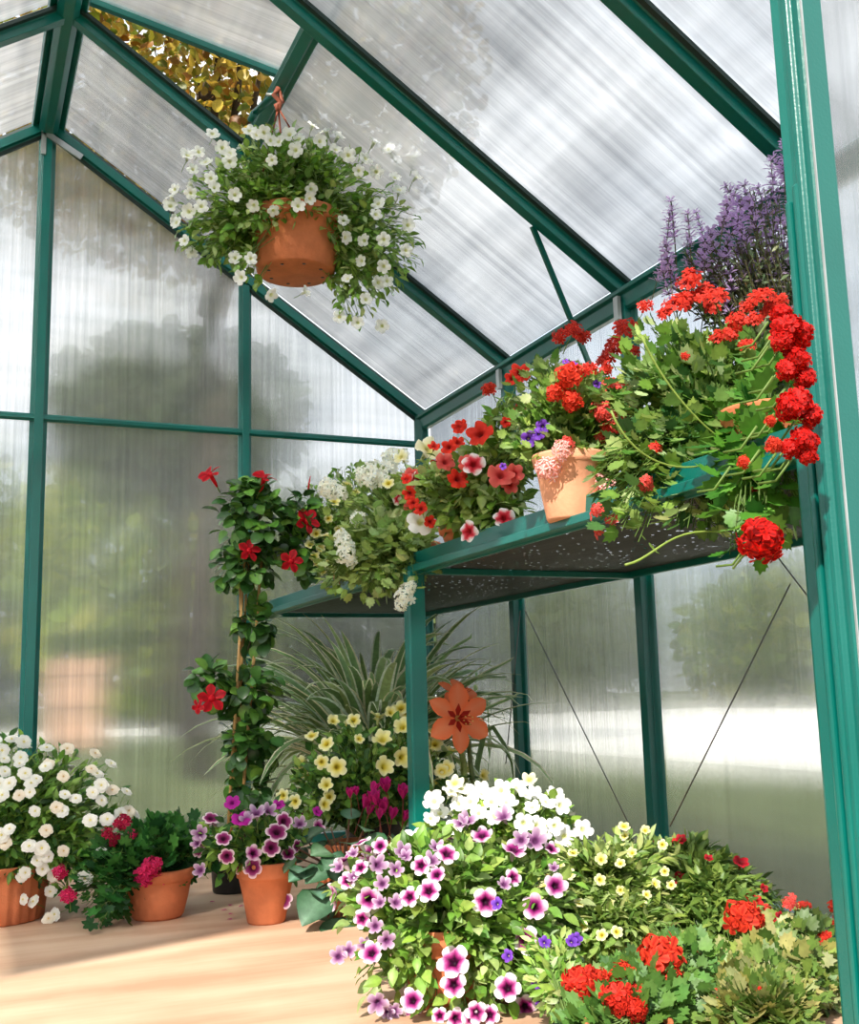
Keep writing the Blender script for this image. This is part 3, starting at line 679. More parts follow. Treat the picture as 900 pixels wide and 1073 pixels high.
# small picotee petunia pot
o=zfloor(279,966); o.z=FZ; K=((o-CAM).dot(FW))/FPX
t=thing('potted_petunia','wine-and-white petunia in a small terracotta pot in front of the climbing plant','potted plant',o)
pot(t,o,31*K,62*K,'terracotta',20*K,rim=.25)
bl=[Blob(262,876,o.y,50,28,40),Blob(225,893,o.y,20,26,20),Blob(300,908,o.y-.02,18,26,16),Blob(290,870,o.y+.02,35,28,30)]
def av(e):
    px,py=proj(e); return 250<px<300 and py>905 and e.y<o.y+.03
foliage(t,o+V((0,0,60*K)),bl,130,'ovate',.032,G_FRESH+G_DARK,per=8,avoid=av,seed=41,pet=.2)
W='wine_picotee'; fl=c5([(575,312,W,9),(548,350,'faded_mauve',9),(607,357,W,9),(615,395,W,9),(637,430,W,8),(548,435,'faded_mauve',8),(680,388,'purple_eyed_b',9),(680,420,W,11),(738,342,W,12),(757,318,W,10),(725,375,W,10),(690,300,'faded_mauve',10),(775,400,W,8),(765,508,W,10),(665,315,'faded_mauve',8),(720,295,'faded_mauve',9),(800,320,'faded_mauve',8),(845,325,'purple_eyed_b',8),(628,272,'magenta_petunia',9),(650,315,'magenta_petunia',11),(750,275,'magenta_petunia',7),(845,290,'magenta_petunia',6),(790,370,W,7),(540,372,'faded_mauve',7)])
flowers(t,bl,fl,seed=42)
scatter(t,bl,8,[W],9,seed=43,ok=lambda p:p.y>o.y+.02)

# climbing mandevilla on canes
o=V((.392,-.72,FZ)); o=V((atY(238,930,-.72).x+.012,-.72,FZ))
t=thing('climbing_mandevilla','tall red mandevilla climbing bamboo canes in a black pot','potted plant',o)
pot(t,o,.052,.062,'black_plastic',.045,rim=.2)
def ry(px,py,y=-.72): return atY(px,py,y)
for i,(a,b) in enumerate([((244,915),(258,555)),((252,915),(262,560)),((270,915),(275,575)),((248,915),(252,570))]):
    mb=MB(); mb.tube([V((o.x-.02+.013*i,o.y+(.015 if i%2 else -.015),FZ+.03)),ry(*b,y=-.72+(.01 if i%2 else -.01))],.0042,8,r2=.0035); mb.build('cane',M['cane'],t)
vine=[o+V((0,0,.05)),ry(262,860),ry(248,800),ry(268,740),ry(256,690),ry(274,640),ry(258,590),ry(275,530),ry(268,505)]
mb=MB(); mb.tube(vine,.004,6,hx('5a5a34'),.002); mb.build('stem',M['leaf'],t)
segs=[(Blob(272,548,-.73,46,38,40),75),(Blob(262,520,-.73,24,18,25),25),(Blob(318,575,-.75,20,34,25),40),(Blob(316,535,-.76,14,20,15),16),(Blob(258,590,-.73,38,26,30),40),(Blob(268,655,-.73,18,30,18),28),(Blob(258,722,-.73,42,26,30),45),(Blob(218,710,-.75,20,14,15),14),(Blob(264,775,-.73,26,34,24),42),(Blob(262,825,-.73,24,22,20),22)]
class _:pass
mbf=MB(); r=random.Random(51)
for b,n in segs:
    for i in range(int(n*3.0)):
        d=rdir(r); p=b.c+(b.surf(d)-b.c)*r.uniform(.3,1); od=d; c=jit(hx(r.choice(G_DARK+['6aa03c','7fb04a','3c6a2a','2c5420'])),.2,r)
        leaf(mbf,p,(od+rdir(r)*.7-V((0,0,.25))).normalized(),(V((0,-.4,1))+rdir(r)*.6).normalized(),'round',r.uniform(.030,.046),c,tuple(x*.75 for x in c[:3])+(1,),.4)
mbf.build('foliage',M['glossy_leaf'],t)
for (px,py,rad,d) in [(220,497,15,(-.5,-.4,.6)),(277,500,15,(.1,-.5,.8)),(322,546,16,(.2,-1,.1)),(261,577,14,(.1,-1,.2)),(222,732,17,(-.2,-1,.1)),(305,588,14,(-.1,-1,.0)),(208,740,9,(-.6,-.6,.0))]:
    p=atY(px,py,-.80); k=(p-CAM).dot(FW)/FPX; put('mandevilla_bloom','flower',t,p,d,rad*k*.95)
mb=MB(); p=atY(323,506,-.76); mb.tube([p+V((0,0,-.02)),p+V((0.002,0,0)),p+V((.006,0,.018))],.003,6,hx('c82a34'),.001); mb.build('flower_bud',M['petal'],t)

# variegated spider plant
o=V((atY(392,850,-.50).x,-.50,FZ)); 
t=thing('spider_plant','large spider plant with cream-edged strap leaves arching beneath the shelf','potted plant',o)
pot(t,o,.09,.15,'black_plastic',.065)
mb=MB(); r=random.Random(61)
def strap(base,dr,L,W,arch,rise,cg,cw,K=12,tw=0):
    h=V((dr.x,dr.y,0)).normalized(); sd=V((-h.y,h.x,0)); vs=[];cs=[]; p=V(base); an=rise
    sd=(sd+V((0,0,r.uniform(-.5,.5)))).normalized()
    for i in range(K+1):
        t_=i/K; w=W*min(1,.55+t_*2.5)*(1-t_**3.2)**.8+.0004
        tg=h*math.cos(an)+V((0,0,1))*math.sin(an); nn=sd.cross(tg).normalized()
        if nn.z<0: nn=-nn
        for q,cc,up in ((-1,cw,.22),(-.70,cw,.14),(-.60,cg,.12),(0,cg,0),(.60,cg,.12),(.70,cw,.14),(1,cw,.22)): vs.append(p+sd*(w*q)+nn*(w*up)); cs.append(cc)
        p=p+tg*(L/K); an-=arch/K*(.35+1.5*t_)
        if p.y>-.035: p.y=-.035
        if p.z>HS-.02: p.z=HS-.02; an=min(an,-.05)
        if p.z<FZ+.03: p.z=FZ+.03
        if p.x>HW-.06:p.x=HW-.06
    mb.add(vs,[(i*7+j,i*7+j+1,(i+1)*7+j+1,(i+1)*7+j) for i in range(K) for j in range(6)],cs)
bs=o+V((0,0,.16))
for i in range(300):
    a=r.uniform(0,2*PI); rise=1.55-.85*r.random()**1.3; L=r.uniform(.34,.62); arch=r.uniform(.8,2.3)
    g=jit(hx(r.choice(['86a66a','96b678','78985e','a6c288'])),.15,r); w=jit(hx('f6f6dc'),.08,r)
    strap(bs+V((math.cos(a)*.02,math.sin(a)*.02,r.uniform(-.02,.02))),V((math.cos(a),math.sin(a),0)),L,r.uniform(.015,.024),arch,rise,g,w)
for a,L,rise,arch in ((PI*1.02,.62,.75,1.5),(PI*1.08,.60,.55,1.7),(PI*.96,.58,.9,1.9),(PI*1.12,.55,.3,1.0)):
    strap(bs,V((math.cos(a),math.sin(a),0)),L,.007,arch,rise,hx('6a8450'),hx('d0d0a8'))
mb.build('foliage',M['leaf'],t)

# yellow petunias
o=V((atY(375,900,-.88).x,-.88,FZ))
t=thing('potted_petunia','pale yellow petunias with dark leaves behind the slim shelf leg','potted plant',o)
pot(t,o,.075,.11,'terracotta',.055)
bl=[Blob(365,800,-.90,62,42,55),Blob(320,830,-.92,32,32,30),Blob(455,820,-.86,46,36,40),Blob(400,780,-.88,50,30,45)]
foliage(t,o+V((0,0,.12)),bl,240,'ovate',.038,G_DARK+G_MID,per=9,seed=71,pet=.2,minz=-.7)
ya=['yellow_petunia_a','yellow_petunia_b']
fl=crop(240,680,.4444,[(293,178,8),(232,230,9),(356,222,11),(397,258,11),(256,278,11),(358,277,11),(405,192,10),(403,150,10),(247,180,7),(200,212,8),(222,268,8),(232,315,8),(238,340,8),(220,363,8),(133,345,8),(158,357,8),(305,218,6),(485,235,9),(530,328,10),(500,292,9),(472,200,8),(415,160,8),(590,300,7),(510,285,9),(380,160,7)])
flowers(t,bl,[(x,y,ya,rr) for x,y,rr in fl],seed=72)
scatter(t,bl,22,ya,8,seed=73,ok=lambda p:p.y>-.86)

# amaryllis
o=V((atY(487,900,-.92).x,-.92,FZ))
t=thing('potted_amaryllis','orange-red amaryllis on a tall stem beside the green shelf leg','potted plant',o)
pot(t,o,.07,.11,'terracotta',.05)
tp=atY(484,748,-.96)
mb=MB(); mb.tube([o+V((0,0,.09)),atY(488,850,-.92),atY(486,800,-.93),tp+V((0,.05,-.01))],.008,8,hx('8a9a50'),.007); mb.build('stem',M['leaf'],t)
mb=MB(); mb.tube([o+V((.02,0,.09)),atY(500,850,-.92),atY(493,800,-.93),atY(491,775,-.91)],.006,8,hx('6c7c44'),.006); mb.build('stem',M['leaf'],t)
K=(tp-CAM).dot(FW)/FPX
f1=put('amaryllis_bloom','flower',t,atY(482,752,-1.0),(-.05,-1,.12),32*K,spin=.5); 
f2=put('amaryllis_bloom','flower',t,atY(484,728,-.94),(.25,-.65,.7),25*K,spin=.2)
for f in (f1,f2):
    s=bpy.data.objects.new('stamens',FM['stamens']); col.objects.link(s); s.parent=f
mb=MB(); 
def ribbon(pts,w,c,c2):
    pts=[V(p) for p in pts]; vs=[];cs=[];k=len(pts)
    for i,p in enumerate(pts):
        d=(pts[min(i+1,k-1)]-pts[max(i-1,0)]).normalized(); s=d.cross(V((0,-1,.2))).normalized(); ww=w*(1-(i/(k-1))**3)+.0005; n_=s.cross(d)
        vs+=[p-s*ww+n_*ww*.3,p,p+s*ww+n_*ww*.3]; cs+=[c2,c,c2]
    mb.add(vs,[q for i in range(k-1) for q in ((3*i,3*i+1,3*i+4,3*i+3),(3*i+1,3*i+2,3*i+5,3*i+4))],cs)
ribbon([o+V((0.01,0,.09)),atY(500,800,-.8),atY(507,768,-.8),atY(516,762,-.8),atY(528,780,-.8),atY(536,800,-.8),atY(539,825,-.8)],.007,hx('5a7844'),hx('6c8a50'))
ribbon([o+V((-.01,0,.09)),atY(478,820,-.8),atY(472,790,-.8),atY(462,800,-.8)],.008,hx('5a7844'),hx('6c8a50'))
mb.build('strap_leaf',M['leaf'],t)

# cyclamen
o=V((atY(368,960,-1.16).x,-1.12,FZ))
t=thing('potted_cyclamen','magenta cyclamen over silver-marbled dark heart-shaped leaves, beside the slim shelf leg','potted plant',o)
pot(t,o,.06,.085,'terracotta',.045)
mb=MB(); sb=MB(); r=random.Random(81)
HEART=[(0,.12),(.06,.62),(.2,1.0),(.42,1.02),(.65,.75),(.85,.38),(1,.02)]
bl=[Blob(365,905,-1.14,56,46,48),Blob(330,920,-1.16,30,38,30),Blob(385,940,-1.16,36,36,30)]
spec_l=[(322,945,(-.7,-.5,-.45),.085),(352,975,(.2,-.7,-.6),.08),(372,990,(.5,-.6,-.6),.075),(340,900,(-.6,-.6,-.1),.06),(365,880,(0,-.8,.2),.06),(395,900,(.4,-.8,-.1),.06),(350,930,(-.2,-.9,-.3),.06),(380,925,(.2,-.9,-.3),.06),(320,915,(-.8,-.4,-.2),.055)]
for px,py,d,L in spec_l:
    p=atY(px-d[0]*25,py+d[2]*20,-1.22); sb.tube([o+V((0,0,.08)),p+V((0,.02,-.0))],.0022,4,hx('7a5a4a'),cap=False)
    clampx(p); mb.blade(p,V(d),V((d[0]*.3,-.6,.8)),L,L*.46,HEART,hx('5f7f66'),hx('2f5236'),.15,.35)
for i in range(85):
    b=r.choice(bl); d=rdir(r); 
    if d.z<-.4: continue
    p=clampx(b.surf(d),1); sb.tube([o+V((0,0,.08)),p],.0018,4,hx('7a5a4a'),cap=False)
    L=r.uniform(.038,.062); c=jit(hx('6a8a70'),.15,r); c2=jit(hx('2f5634'),.2,r)
    mb.blade(p,(V((d.x,d.y,-.15))+rdir(r)*.4).normalized(),(V((0,-.5,1))+d*.5+rdir(r)*.3).normalized(),L,L*.46,HEART,c,c2,.15,.3)
mb.build('foliage',M['glossy_leaf'],t); sb.build('stems',M['leaf'],t)
for px,py,rad in crop(240,680,.4444,[(285,345,9),(320,368,12),(345,360,14),(370,330,13),(365,378,13),(340,335,11),(410,345,13),(415,400,10),(385,395,11),(330,385,10),(300,340,8),(355,395,10)]):
    p=atY(px,py,-1.16+R.uniform(-.03,.03)); k=(p-CAM).dot(FW)/FPX; put('cyclamen_bloom','flower',t,p,(R.uniform(-.35,.35),R.uniform(-.5,.2),1),rad*k)

# ---------------------------------------------------------------- front floor plants
# white petunias
o=V((atY(540,960,-1.45).x,-1.45,FZ))
t=thing('potted_petunia','pure white petunias in a mound behind the purple-eyed petunias','potted plant',o)
pot(t,o,.075,.11,'terracotta',.055)
bl=[Blob(530,870,-1.45,82,42,60),Blob(590,885,-1.42,34,32,35),Blob(465,890,-1.46,34,28,30)]
foliage(t,o+V((0,0,.12)),bl,170,'ovate',.04,G_FRESH+G_LITE,per=8,seed=91,pet=.2,minz=-.6)
wp=['white_petunia_a','white_petunia_b']
fl=crop(240,680,.4444,[(485,372,12),(443,452,13),(480,410,9),(550,340,11),(600,352,12),(640,345,12),(680,340,11),(720,350,10),(765,350,10),(775,378,11),(625,400,11),(525,430,10),(690,415,11),(720,420,11),(822,425,11),(780,440,12),(570,370,11),(590,395,9),(505,395,10),(745,370,10),(655,370,12),(600,340,10),(520,350,9),(710,380,9),(545,375,9),(650,395,9),(760,420,10),(735,435,9),(580,345,10),(620,370,10),(700,355,10)])
flowers(t,bl,[(x,y,wp,rr) for x,y,rr in fl]+[(554,822,'cream_petunia',9),(476,826,'cream_petunia',10)],seed=92)
scatter(t,bl,18,wp,11,seed=93,ok=lambda p:p.y>-1.42)

# big purple-eyed petunia
o=V((atY(468,1090,-1.80).x,-1.80,FZ)); K=((o-CAM).dot(FW))/FPX
t=thing('potted_petunia','large leafy petunia with white blooms and purple eyes in a terracotta pot','potted plant',o)
pot(t,o,50*K,80*K,'terracotta',36*K,rim=.2)
bl=[Blob(470,950,-1.80,95,72,80),Blob(395,935,-1.76,45,55,45),Blob(555,960,-1.82,60,62,55),Blob(500,1020,-1.84,85,48,60),Blob(415,1015,-1.82,42,34,35),Blob(575,1025,-1.85,45,40,40)]
def av(e):
    px,py=proj(e); return e.y<-1.78 and ((px-468)/20)**2+((py-1012)/26)**2<1
foliage(t,o+V((0,0,76*K)),bl,560,'ovate',.036,G_FRESH+G_LITE+G_MID,per=8,seed=101,pet=.25,avoid=av,minz=-.8)
A_=['purple_eyed_a','purple_eyed_b']; F_='faded_mauve'
fl=crop(240,680,.4444,[(597,598,A_,15),(662,487,A_,14),(513,495,A_,13),(472,575,A_,13),(332,587,A_,13),(288,548,A_,10),(430,588,A_,11),(455,520,A_,11),(490,540,A_,10),(592,455,'purple_eyed_b',12),(700,680,A_,15),(718,610,A_,14),(530,745,'purple_eyed_a',18),(530,790,'purple_eyed_a',14),(648,795,A_,15),(443,820,A_,13),(428,868,A_,12),(343,725,A_,13),(535,862,A_,11),(580,845,A_,12),(690,855,A_,13),(318,630,A_,10),(355,475,A_,9),(762,565,A_,13),(355,820,F_,12),(270,730,F_,10),(293,718,F_,9),(350,515,F_,11),(650,410,F_,11),(560,420,F_,11),(720,468,F_,13),(370,560,F_,9),(400,600,F_,9),(380,680,F_,10),(355,650,F_,9),(570,860,A_,11),(610,850,A_,11),(480,510,F_,10),(315,520,A_,9),(415,490,F_,10),(400,530,F_,9),(660,545,A_,10),(690,465,F_,10),(545,425,F_,9),(420,500,F_,8),(365,600,F_,8),(330,690,F_,8),(500,870,A_,9),(375,870,F_,8),(270,520,F_,8),(300,540,F_,8),(640,560,F_,8),(755,485,A_,9),(390,845,F_,9),(760,525,F_,6),(490,480,F_,9),(300,490,F_,7)])
flowers(t,bl,fl,seed=102,face=.65)
scatter(t,bl,30,A_,13,seed=103,ok=lambda p:p.y>-1.76)

# small violas
o=V((atY(565,1100,-2.02).x,-2.1,FZ))
t=thing('potted_violas','little purple violas tucked between the petunia and the red geranium','potted plant',o)
pot(t,o,.03,.035,'black_plastic',.024)
bl=[Blob(580,1010,-2.0,36,36,26),Blob(600,1050,-2.0,26,22,20)]
foliage(t,o+V((0,0,.035)),bl,110,'lance',.026,G_FRESH+G_LITE,per=7,seed=105,pet=.2)
fl=crop(240,680,.4444,[(745,697),(800,695),(735,770),(778,850),(770,830),(668,725),(640,610),(810,690),(790,800),(730,780),(795,870),(830,800),(745,830),(800,840)])
flowers(t,bl,[(x,y,'violet_calibrachoa',7) for x,y in fl],seed=106)

# yellow calibrachoa
def c8(L): return crop(540,800,.4,L)
o=V((.83,-1.72,FZ)); o=V((atY(640,1060,-1.70).x,-1.70,FZ))
t=thing('potted_calibrachoa','tiny pale yellow trumpet flowers on fine leaves, right of the purple-eyed petunias','potted plant',o)
pot(t,o,.06,.07,'terracotta',.045)
bl=[Blob(650,1000,-1.82,80,40,60),Blob(625,945,-1.70,72,58,60),Blob(675,910,-1.66,38,38,40),Blob(600,990,-1.78,50,50,40),Blob(680,985,-1.74,55,45,45)]
foliage(t,o+V((0,0,.11)),bl,520,'lance',.038,['83a04a','9cb860','b5c878','6b8a3c','8ca850','c6d48c'],per=13,seed=111,pet=.12,minz=-.6)
fl=c8([(223,262),(145,297),(290,175),(292,200),(340,187),(385,282),(400,313),(335,345),(322,370),(265,452),(227,460),(170,425),(115,435),(165,375),(270,335),(100,400),(90,380),(220,310),(155,245),(270,270),(65,300),(85,330),(300,245),(120,275),(240,365),(380,220),(355,320),(60,360),(180,440)])
flowers(t,bl,[(x,y,ya,R.uniform(5,7)) for x,y in fl],seed=112)
scatter(t,bl,24,ya,6,seed=113,ok=lambda p:p.y>-1.66)
# red calibrachoa
o=V((atY(745,1040,-1.68).x,-1.66,FZ))
t=thing('potted_calibrachoa','small scarlet trumpet flowers on fine upright shoots near the right wall','potted plant',o)
pot(t,o,.06,.07,'terracotta',.045)
bl=[Blob(755,1000,-1.80,70,40,60),Blob(745,945,-1.66,62,52,50),Blob(790,965,-1.68,38,42,40),Blob(720,915,-1.64,40,34,35),Blob(735,1000,-1.72,60,38,40)]
foliage(t,o+V((0,0,.11)),bl,480,'lance',.038,['6b8a3c','83a04a','9cb860','5a7a34','8ca850'],per=13,seed=121,pet=.12,minz=-.6)
rc=['red_calibrachoa','deep_red_calibrachoa']
fl=c8([(437,313,9),(445,393,7),(292,297,7),(190,420,5),(583,270,9),(425,208,6),(505,258,5),(625,362,7),(548,383,6),(655,390,6),(670,430,7),(480,500,6),(605,345,5),(535,365,4),(380,215,6),(640,330,5),(655,385,6),(665,410,6),(435,210,6),(530,560,6),(610,400,5)])
flowers(t,bl,[(x,y,rc,rr) for x,y,rr in fl],seed=122)
scatter(t,bl,16,rc,6.5,seed=123,ok=lambda p:p.y>-1.62)
# red zonal geranium front
o=V((atY(665,1200,-2.18).x,-2.18,FZ))
t=thing('potted_geranium','scarlet geranium with rounded flower heads at the bottom edge, in front of yellow flowers','potted plant',o)
pot(t,o,.05,.06,'terracotta',.04)
bl=[Blob(665,1060,-2.08,80,40,60),Blob(725,1030,-2.05,55,38,50),Blob(640,1085,-2.12,70,34,50)]
foliage(t,o+V((0,0,.06)),bl,300,'tooth',.030,['5f8c3e','6f9c48','80aa54','4f7a34'],per=5,seed=131,pet=.5,minz=-.6)
fl=c8([(185,628,'red_umbel_a',22),(262,655,'red_umbel_a',20),(285,590,'red_umbel_b',16),(370,560,'red_umbel_b',26),(400,590,'red_umbel_b',14),(575,450,'red_umbel_b',22),(200,562,'red_umbel_a',6),(500,645,'coral_umbel',24),(320,625,'red_umbel_a',15),(615,440,'red_umbel_a',11),(300,670,'red_umbel_a',16),(230,600,'red_umbel_b',14)])
flowers(t,bl,fl,'flower_cluster',seed=132,face=.8,pushk=1.3)
# leafy plant in front right
o=V((atY(810,1200,-2.2).x,-2.2,FZ))
t=thing('potted_verbena','low mat of bushy green leaves beside the door post with few red blooms','potted plant',o)
pot(t,o,.05,.06,'terracotta',.04)
bl=[Blob(810,1030,-2.02,62,48,50),Blob(850,1000,-2.0,30,40,30),Blob(760,1050,-2.04,45,34,35),Blob(845,1065,-2.06,45,40,35),Blob(800,1075,-2.22,70,34,40)]
foliage(t,o+V((0,0,.06)),bl,480,'tooth',.030,['6b8a3c','7f9c48','96b05a','aaaa60','5a7a34','b8b878'],per=9,seed=141,pet=.2,minz=-.6)
fl=c8([(725,378,'verbena_coral',9),(700,405,'deep_red_calibrachoa',5),(760,390,'verbena_red',7),(830,390,'red_umbel_b',11),(838,425,'red_umbel_b',10),(805,468,'verbena_red',10),(850,400,'red_umbel_b',9),(640,610,'verbena_red',4)])
flowers(t,bl,fl,'flower_cluster',seed=142)

# fallen petals
for i,(px,py) in enumerate([(232,954),(241,949),(225,945),(244,957),(238,963),(250,950),(196,930)]):
    p=zfloor(px,py,FZ+.001); mb=MB(); mb.blade(V((0,0,0)),V((math.cos(i*2),math.sin(i*2),.1)),V((0,0,1)),.012,.005,PET,hx('c8307a'),hx('d8609a'),.2,.1)
    if i==0: fm=mb.mesh('fallen_petal',M['petal'])
    q=bpy.data.objects.new('fallen_petal',fm); col.objects.link(q); q.location=p; q.rotation_euler=(0,0,i*1.3); q['label']='fallen pink petal lying on the wooden floor between the two small terracotta pots'; q['category']='petal'; q['group']='fallen petals on the floor'

# ---------------------------------------------------------------- shelf plants
SZ=HS+.016
def spot(px,y): return V((max(XS+.06,min(HW-.1,atY(px,600,y).x)),y,SZ))
# far left: white verbena and yellow
o=V((XS+.075,-.62,SZ)); K=((o-CAM).dot(FW))/FPX
t=thing('potted_calibrachoa','small yellow-flowered trailing plant at the far end of the shelf','potted plant',o)
pot(t,V((XS+.03,-.70,SZ)),.032,.055,'terracotta',.026)
bl=[Blob(345,535,-.70,28,42,30),Blob(335,575,-.74,20,30,20),Blob(370,510,-.68,30,26,30)]
foliage(t,o+V((-.03,-.05,.05)),bl,200,'ovate',.028,G_LITE+G_FRESH,per=9,seed=151,pet=.2)
fl=crop(300,440,.3556,[(195,215),(125,290),(130,437),(85,400),(95,420),(100,380),(140,245),(90,340),(170,200),(115,350),(75,370),(150,320),(105,440),(120,420)])
flowers(t,bl,[(x,y,ya,R.uniform(5,6.5)) for x,y in fl],seed=152)

o=V((XS+.09,-1.02,SZ)); 
t=thing('potted_verbena','trailing white verbena spilling pale leaves over the shelf corner','potted plant',o)
pot(t,o,.06,.08,'terracotta',.045)
bl=[Blob(395,535,-1.02,48,38,45),Blob(380,590,-1.12,42,40,28),Blob(425,575,-1.14,26,36,24),Blob(350,600,-1.10,24,22,20),Blob(430,505,-1.0,30,22,30),Blob(438,604,-1.26,16,20,12),Blob(400,600,-1.18,34,32,24)]
foliage(t,o+V((-.02,-.02,.08)),bl,340,'tooth',.040,G_LITE+['9cb860','b4cc7a','a8c468'],per=7,seed=161,pet=.4,lift=.15)
fl=crop(300,440,.3556,[(145,215,11),(250,185,13),(320,130,12),(380,175,12),(265,155,11),(180,400,11),(175,370,10),(215,290,9),(360,510,11),(350,535,8),(230,180,11),(300,165,11),(130,205,10),(165,350,8),(190,420,7),(175,225,9),(280,190,9),(345,125,9),(370,490,7),(225,310,7),(345,180,9)])
flowers(t,bl,[(x,y,'white_verbena',rr) for x,y,rr in fl],'flower_cluster',seed=162)

# red and white petunias in bowl
o=V((atY(456,575,-1.40).x+.01,-1.36,SZ)); o.x=max(o.x,XS+.085); K=((o-CAM).dot(FW))/FPX
t=thing('potted_petunia','red, cream and striped petunias in a low terracotta bowl on the shelf edge','potted plant',o)
pot(t,o,.075,.07,'terracotta',.05,bowl=True)
bl=[Blob(480,515,-1.42,50,42,40),Blob(520,500,-1.5,40,50,40),Blob(530,545,-1.56,24,24,20),Blob(440,520,-1.36,26,34,26),Blob(545,450,-1.5,34,40,34)]
def av(e):
    px,py=proj(e); return 425<px<482 and py>545 and e.y<-1.3
foliage(t,o+V((0,0,.07)),bl,260,'ovate',.042,G_LITE+G_LITE+G_FRESH,per=7,seed=171,pet=.3,avoid=av)
fl=crop(300,440,.3556,[(577,55,'red_petunia',15),(520,22,'red_petunia',8),(470,135,'coral_petunia',11),(503,178,'red_petunia',12),(560,135,'red_white_petunia',13),(630,165,'coral_petunia',15),(665,160,'coral_petunia',11),(395,290,'white_petunia_a',15),(640,290,'red_white_petunia',12),(550,325,'red_white_petunia',12),(415,105,'cream_petunia',16),(345,120,'cream_petunia',9),(312,190,'yellow_petunia_a',7),(480,95,'red_petunia',9),(505,80,'red_petunia',8),(440,90,'red_petunia',7),(540,130,'coral_petunia',9),(655,190,'coral_petunia',10),(430,290,'red_petunia',7),(405,255,'red_petunia',8),(375,215,'red_petunia',8),(385,240,'red_petunia',7),(360,180,'red_petunia',6)])
fl+=crop(430,130,.5222,[(220,510,'red_petunia',12),(165,540,'red_umbel_b',9),(205,520,'red_petunia',8),(195,600,'red_petunia',6),(110,605,'red_petunia',7),(240,625,'magenta_petunia',4)])
flowers(t,bl,fl,seed=172,face=.7)
scatter(t,bl,12,['red_petunia','coral_petunia','red_white_petunia'],10,seed=173,ok=lambda p:p.y>-1.4)

# tall pot of verbena with violet
o=V((XS+.065,-1.86,SZ)); o=V((atY(590,536,-1.86).x,-1.86,SZ)); o.x=max(o.x,XS+.01); K=((o-CAM).dot(FW))/FPX
t=thing('potted_verbena','red verbena with violet blooms in a tall pale terracotta pot on the shelf','potted plant',o)
pot(t,o+V((.0,0,0)),.058,.105,'terracotta_light',.040,rim=.14)
bl=[Blob(590,420,-1.84,62,40,50),Blob(640,440,-1.84,55,50,50),Blob(660,500,-1.88,42,30,34),Blob(560,450,-1.82,30,26,26),Blob(585,468,-1.88,32,14,20)]
def av(e):
    px,py=proj(e); return 552<px<622 and py>478
foliage(t,o+V((0,0,.1)),bl,240,'tooth',.030,G_MID+G_LITE,per=8,seed=181,pet=.3,avoid=av)
c3=lambda L:crop(430,130,.5222,L)
v='verbena_red';vc='verbena_coral'
fl=c3([(315,515,'red_umbel_b',17),(320,555,'red_umbel_b',13),(290,540,'red_umbel_b',11),(350,505,v,10),(405,545,vc,12),(385,580,vc,12),(415,600,vc,13),(435,600,v,10),(395,612,v,9),(430,430,v,14),(410,460,v,12),(325,435,v,12),(300,442,v,9),(465,520,v,13),(450,535,v,10),(400,480,v,10),(440,470,v,9),(380,490,v,7),(345,440,v,8),(405,735,'bicolor_umbel',17),(475,735,'bicolor_umbel',10),(380,710,'bicolor_umbel',11),(280,680,'bicolor_umbel',15),(300,650,'bicolor_umbel',12),(385,625,vc,7),(440,735,'bicolor_umbel',8),(500,515,v,6)])
flowers(t,bl,fl,'flower_cluster',seed=182,face=.6)
vi='violet_calibrachoa'
flowers(t,bl,c3([(238,628,vi,9),(262,608,vi,8),(368,525,vi,5),(325,490,vi,5),(190,680,vi,4),(372,668,vi,4),(255,620,vi,7),(310,485,vi,4)]),'flower',seed=183,face=.7)

scatter(t,bl,12,[v,vc],8,'flower_cluster',seed=184,minz=-.1)
# big trailing red plant
o=V((.87,-2.02,SZ))
t=thing('potted_verbena','big bushy red verbena trailing leafy stems over the shelf front','potted plant',o)
pot(t,o,.085,.10,'terracotta',.062)
bl=[Blob(720,420,-2.02,92,62,75),Blob(780,400,-2.05,62,60,60),Blob(740,480,-2.1,85,50,60),Blob(660,500,-2.08,45,40,40),Blob(650,548,-2.13,30,30,24),Blob(740,540,-2.16,55,28,28),Blob(810,530,-2.18,32,55,30),Blob(680,370,-1.98,45,28,45)]
foliage(t,o+V((0,0,.10)),bl,430,'tooth',.040,G_MID+['4f7a3c','5f8a48','3f6a34']+G_LITE,per=8,seed=191,pet=.4,lift=.16)
for pts,yy in (([(672,352),(690,395),(728,445),(768,468)],-2.2),([(655,592),(690,585),(700,545),(770,560)],-2.26),([(640,430),(660,480),(700,495),(735,488)],-2.2)):
    a,b,c,d_=[atY(x,y,yy) for x,y in pts]
    tr_=MB(); tr_.tube([a*(1-u)**3+b*(3*u*(1-u)**2)+c*(3*u*u*(1-u))+d_*u**3 for u in [k/12 for k in range(13)]],.0016,6,hx('a3b85c'),.0011)
    tr_.build('trailing_stem',M['leaf'],t)
fl=c3([(560,340,v,15),(530,390,v,15),(575,370,v,13),(618,375,v,14),(545,375,v,12),(510,400,v,9),(470,385,v,9),(700,375,v,14),(675,385,v,9),(660,415,v,12),(645,435,v,8),(600,385,v,9),(720,395,v,12),(675,680,v,12),(645,665,v,11),(640,650,v,9),(720,650,vc,13),(705,738,v,10),(550,475,v,5),(515,395,v,9),(735,370,v,9),(690,410,v,9),(640,435,v,8),(590,350,v,9)])
flowers(t,bl,fl,'flower_cluster',seed=192,face=.6,pushk=.8)
scatter(t,bl,24,[v,v,vc],8.5,'flower_cluster',seed=194,minz=-.5)
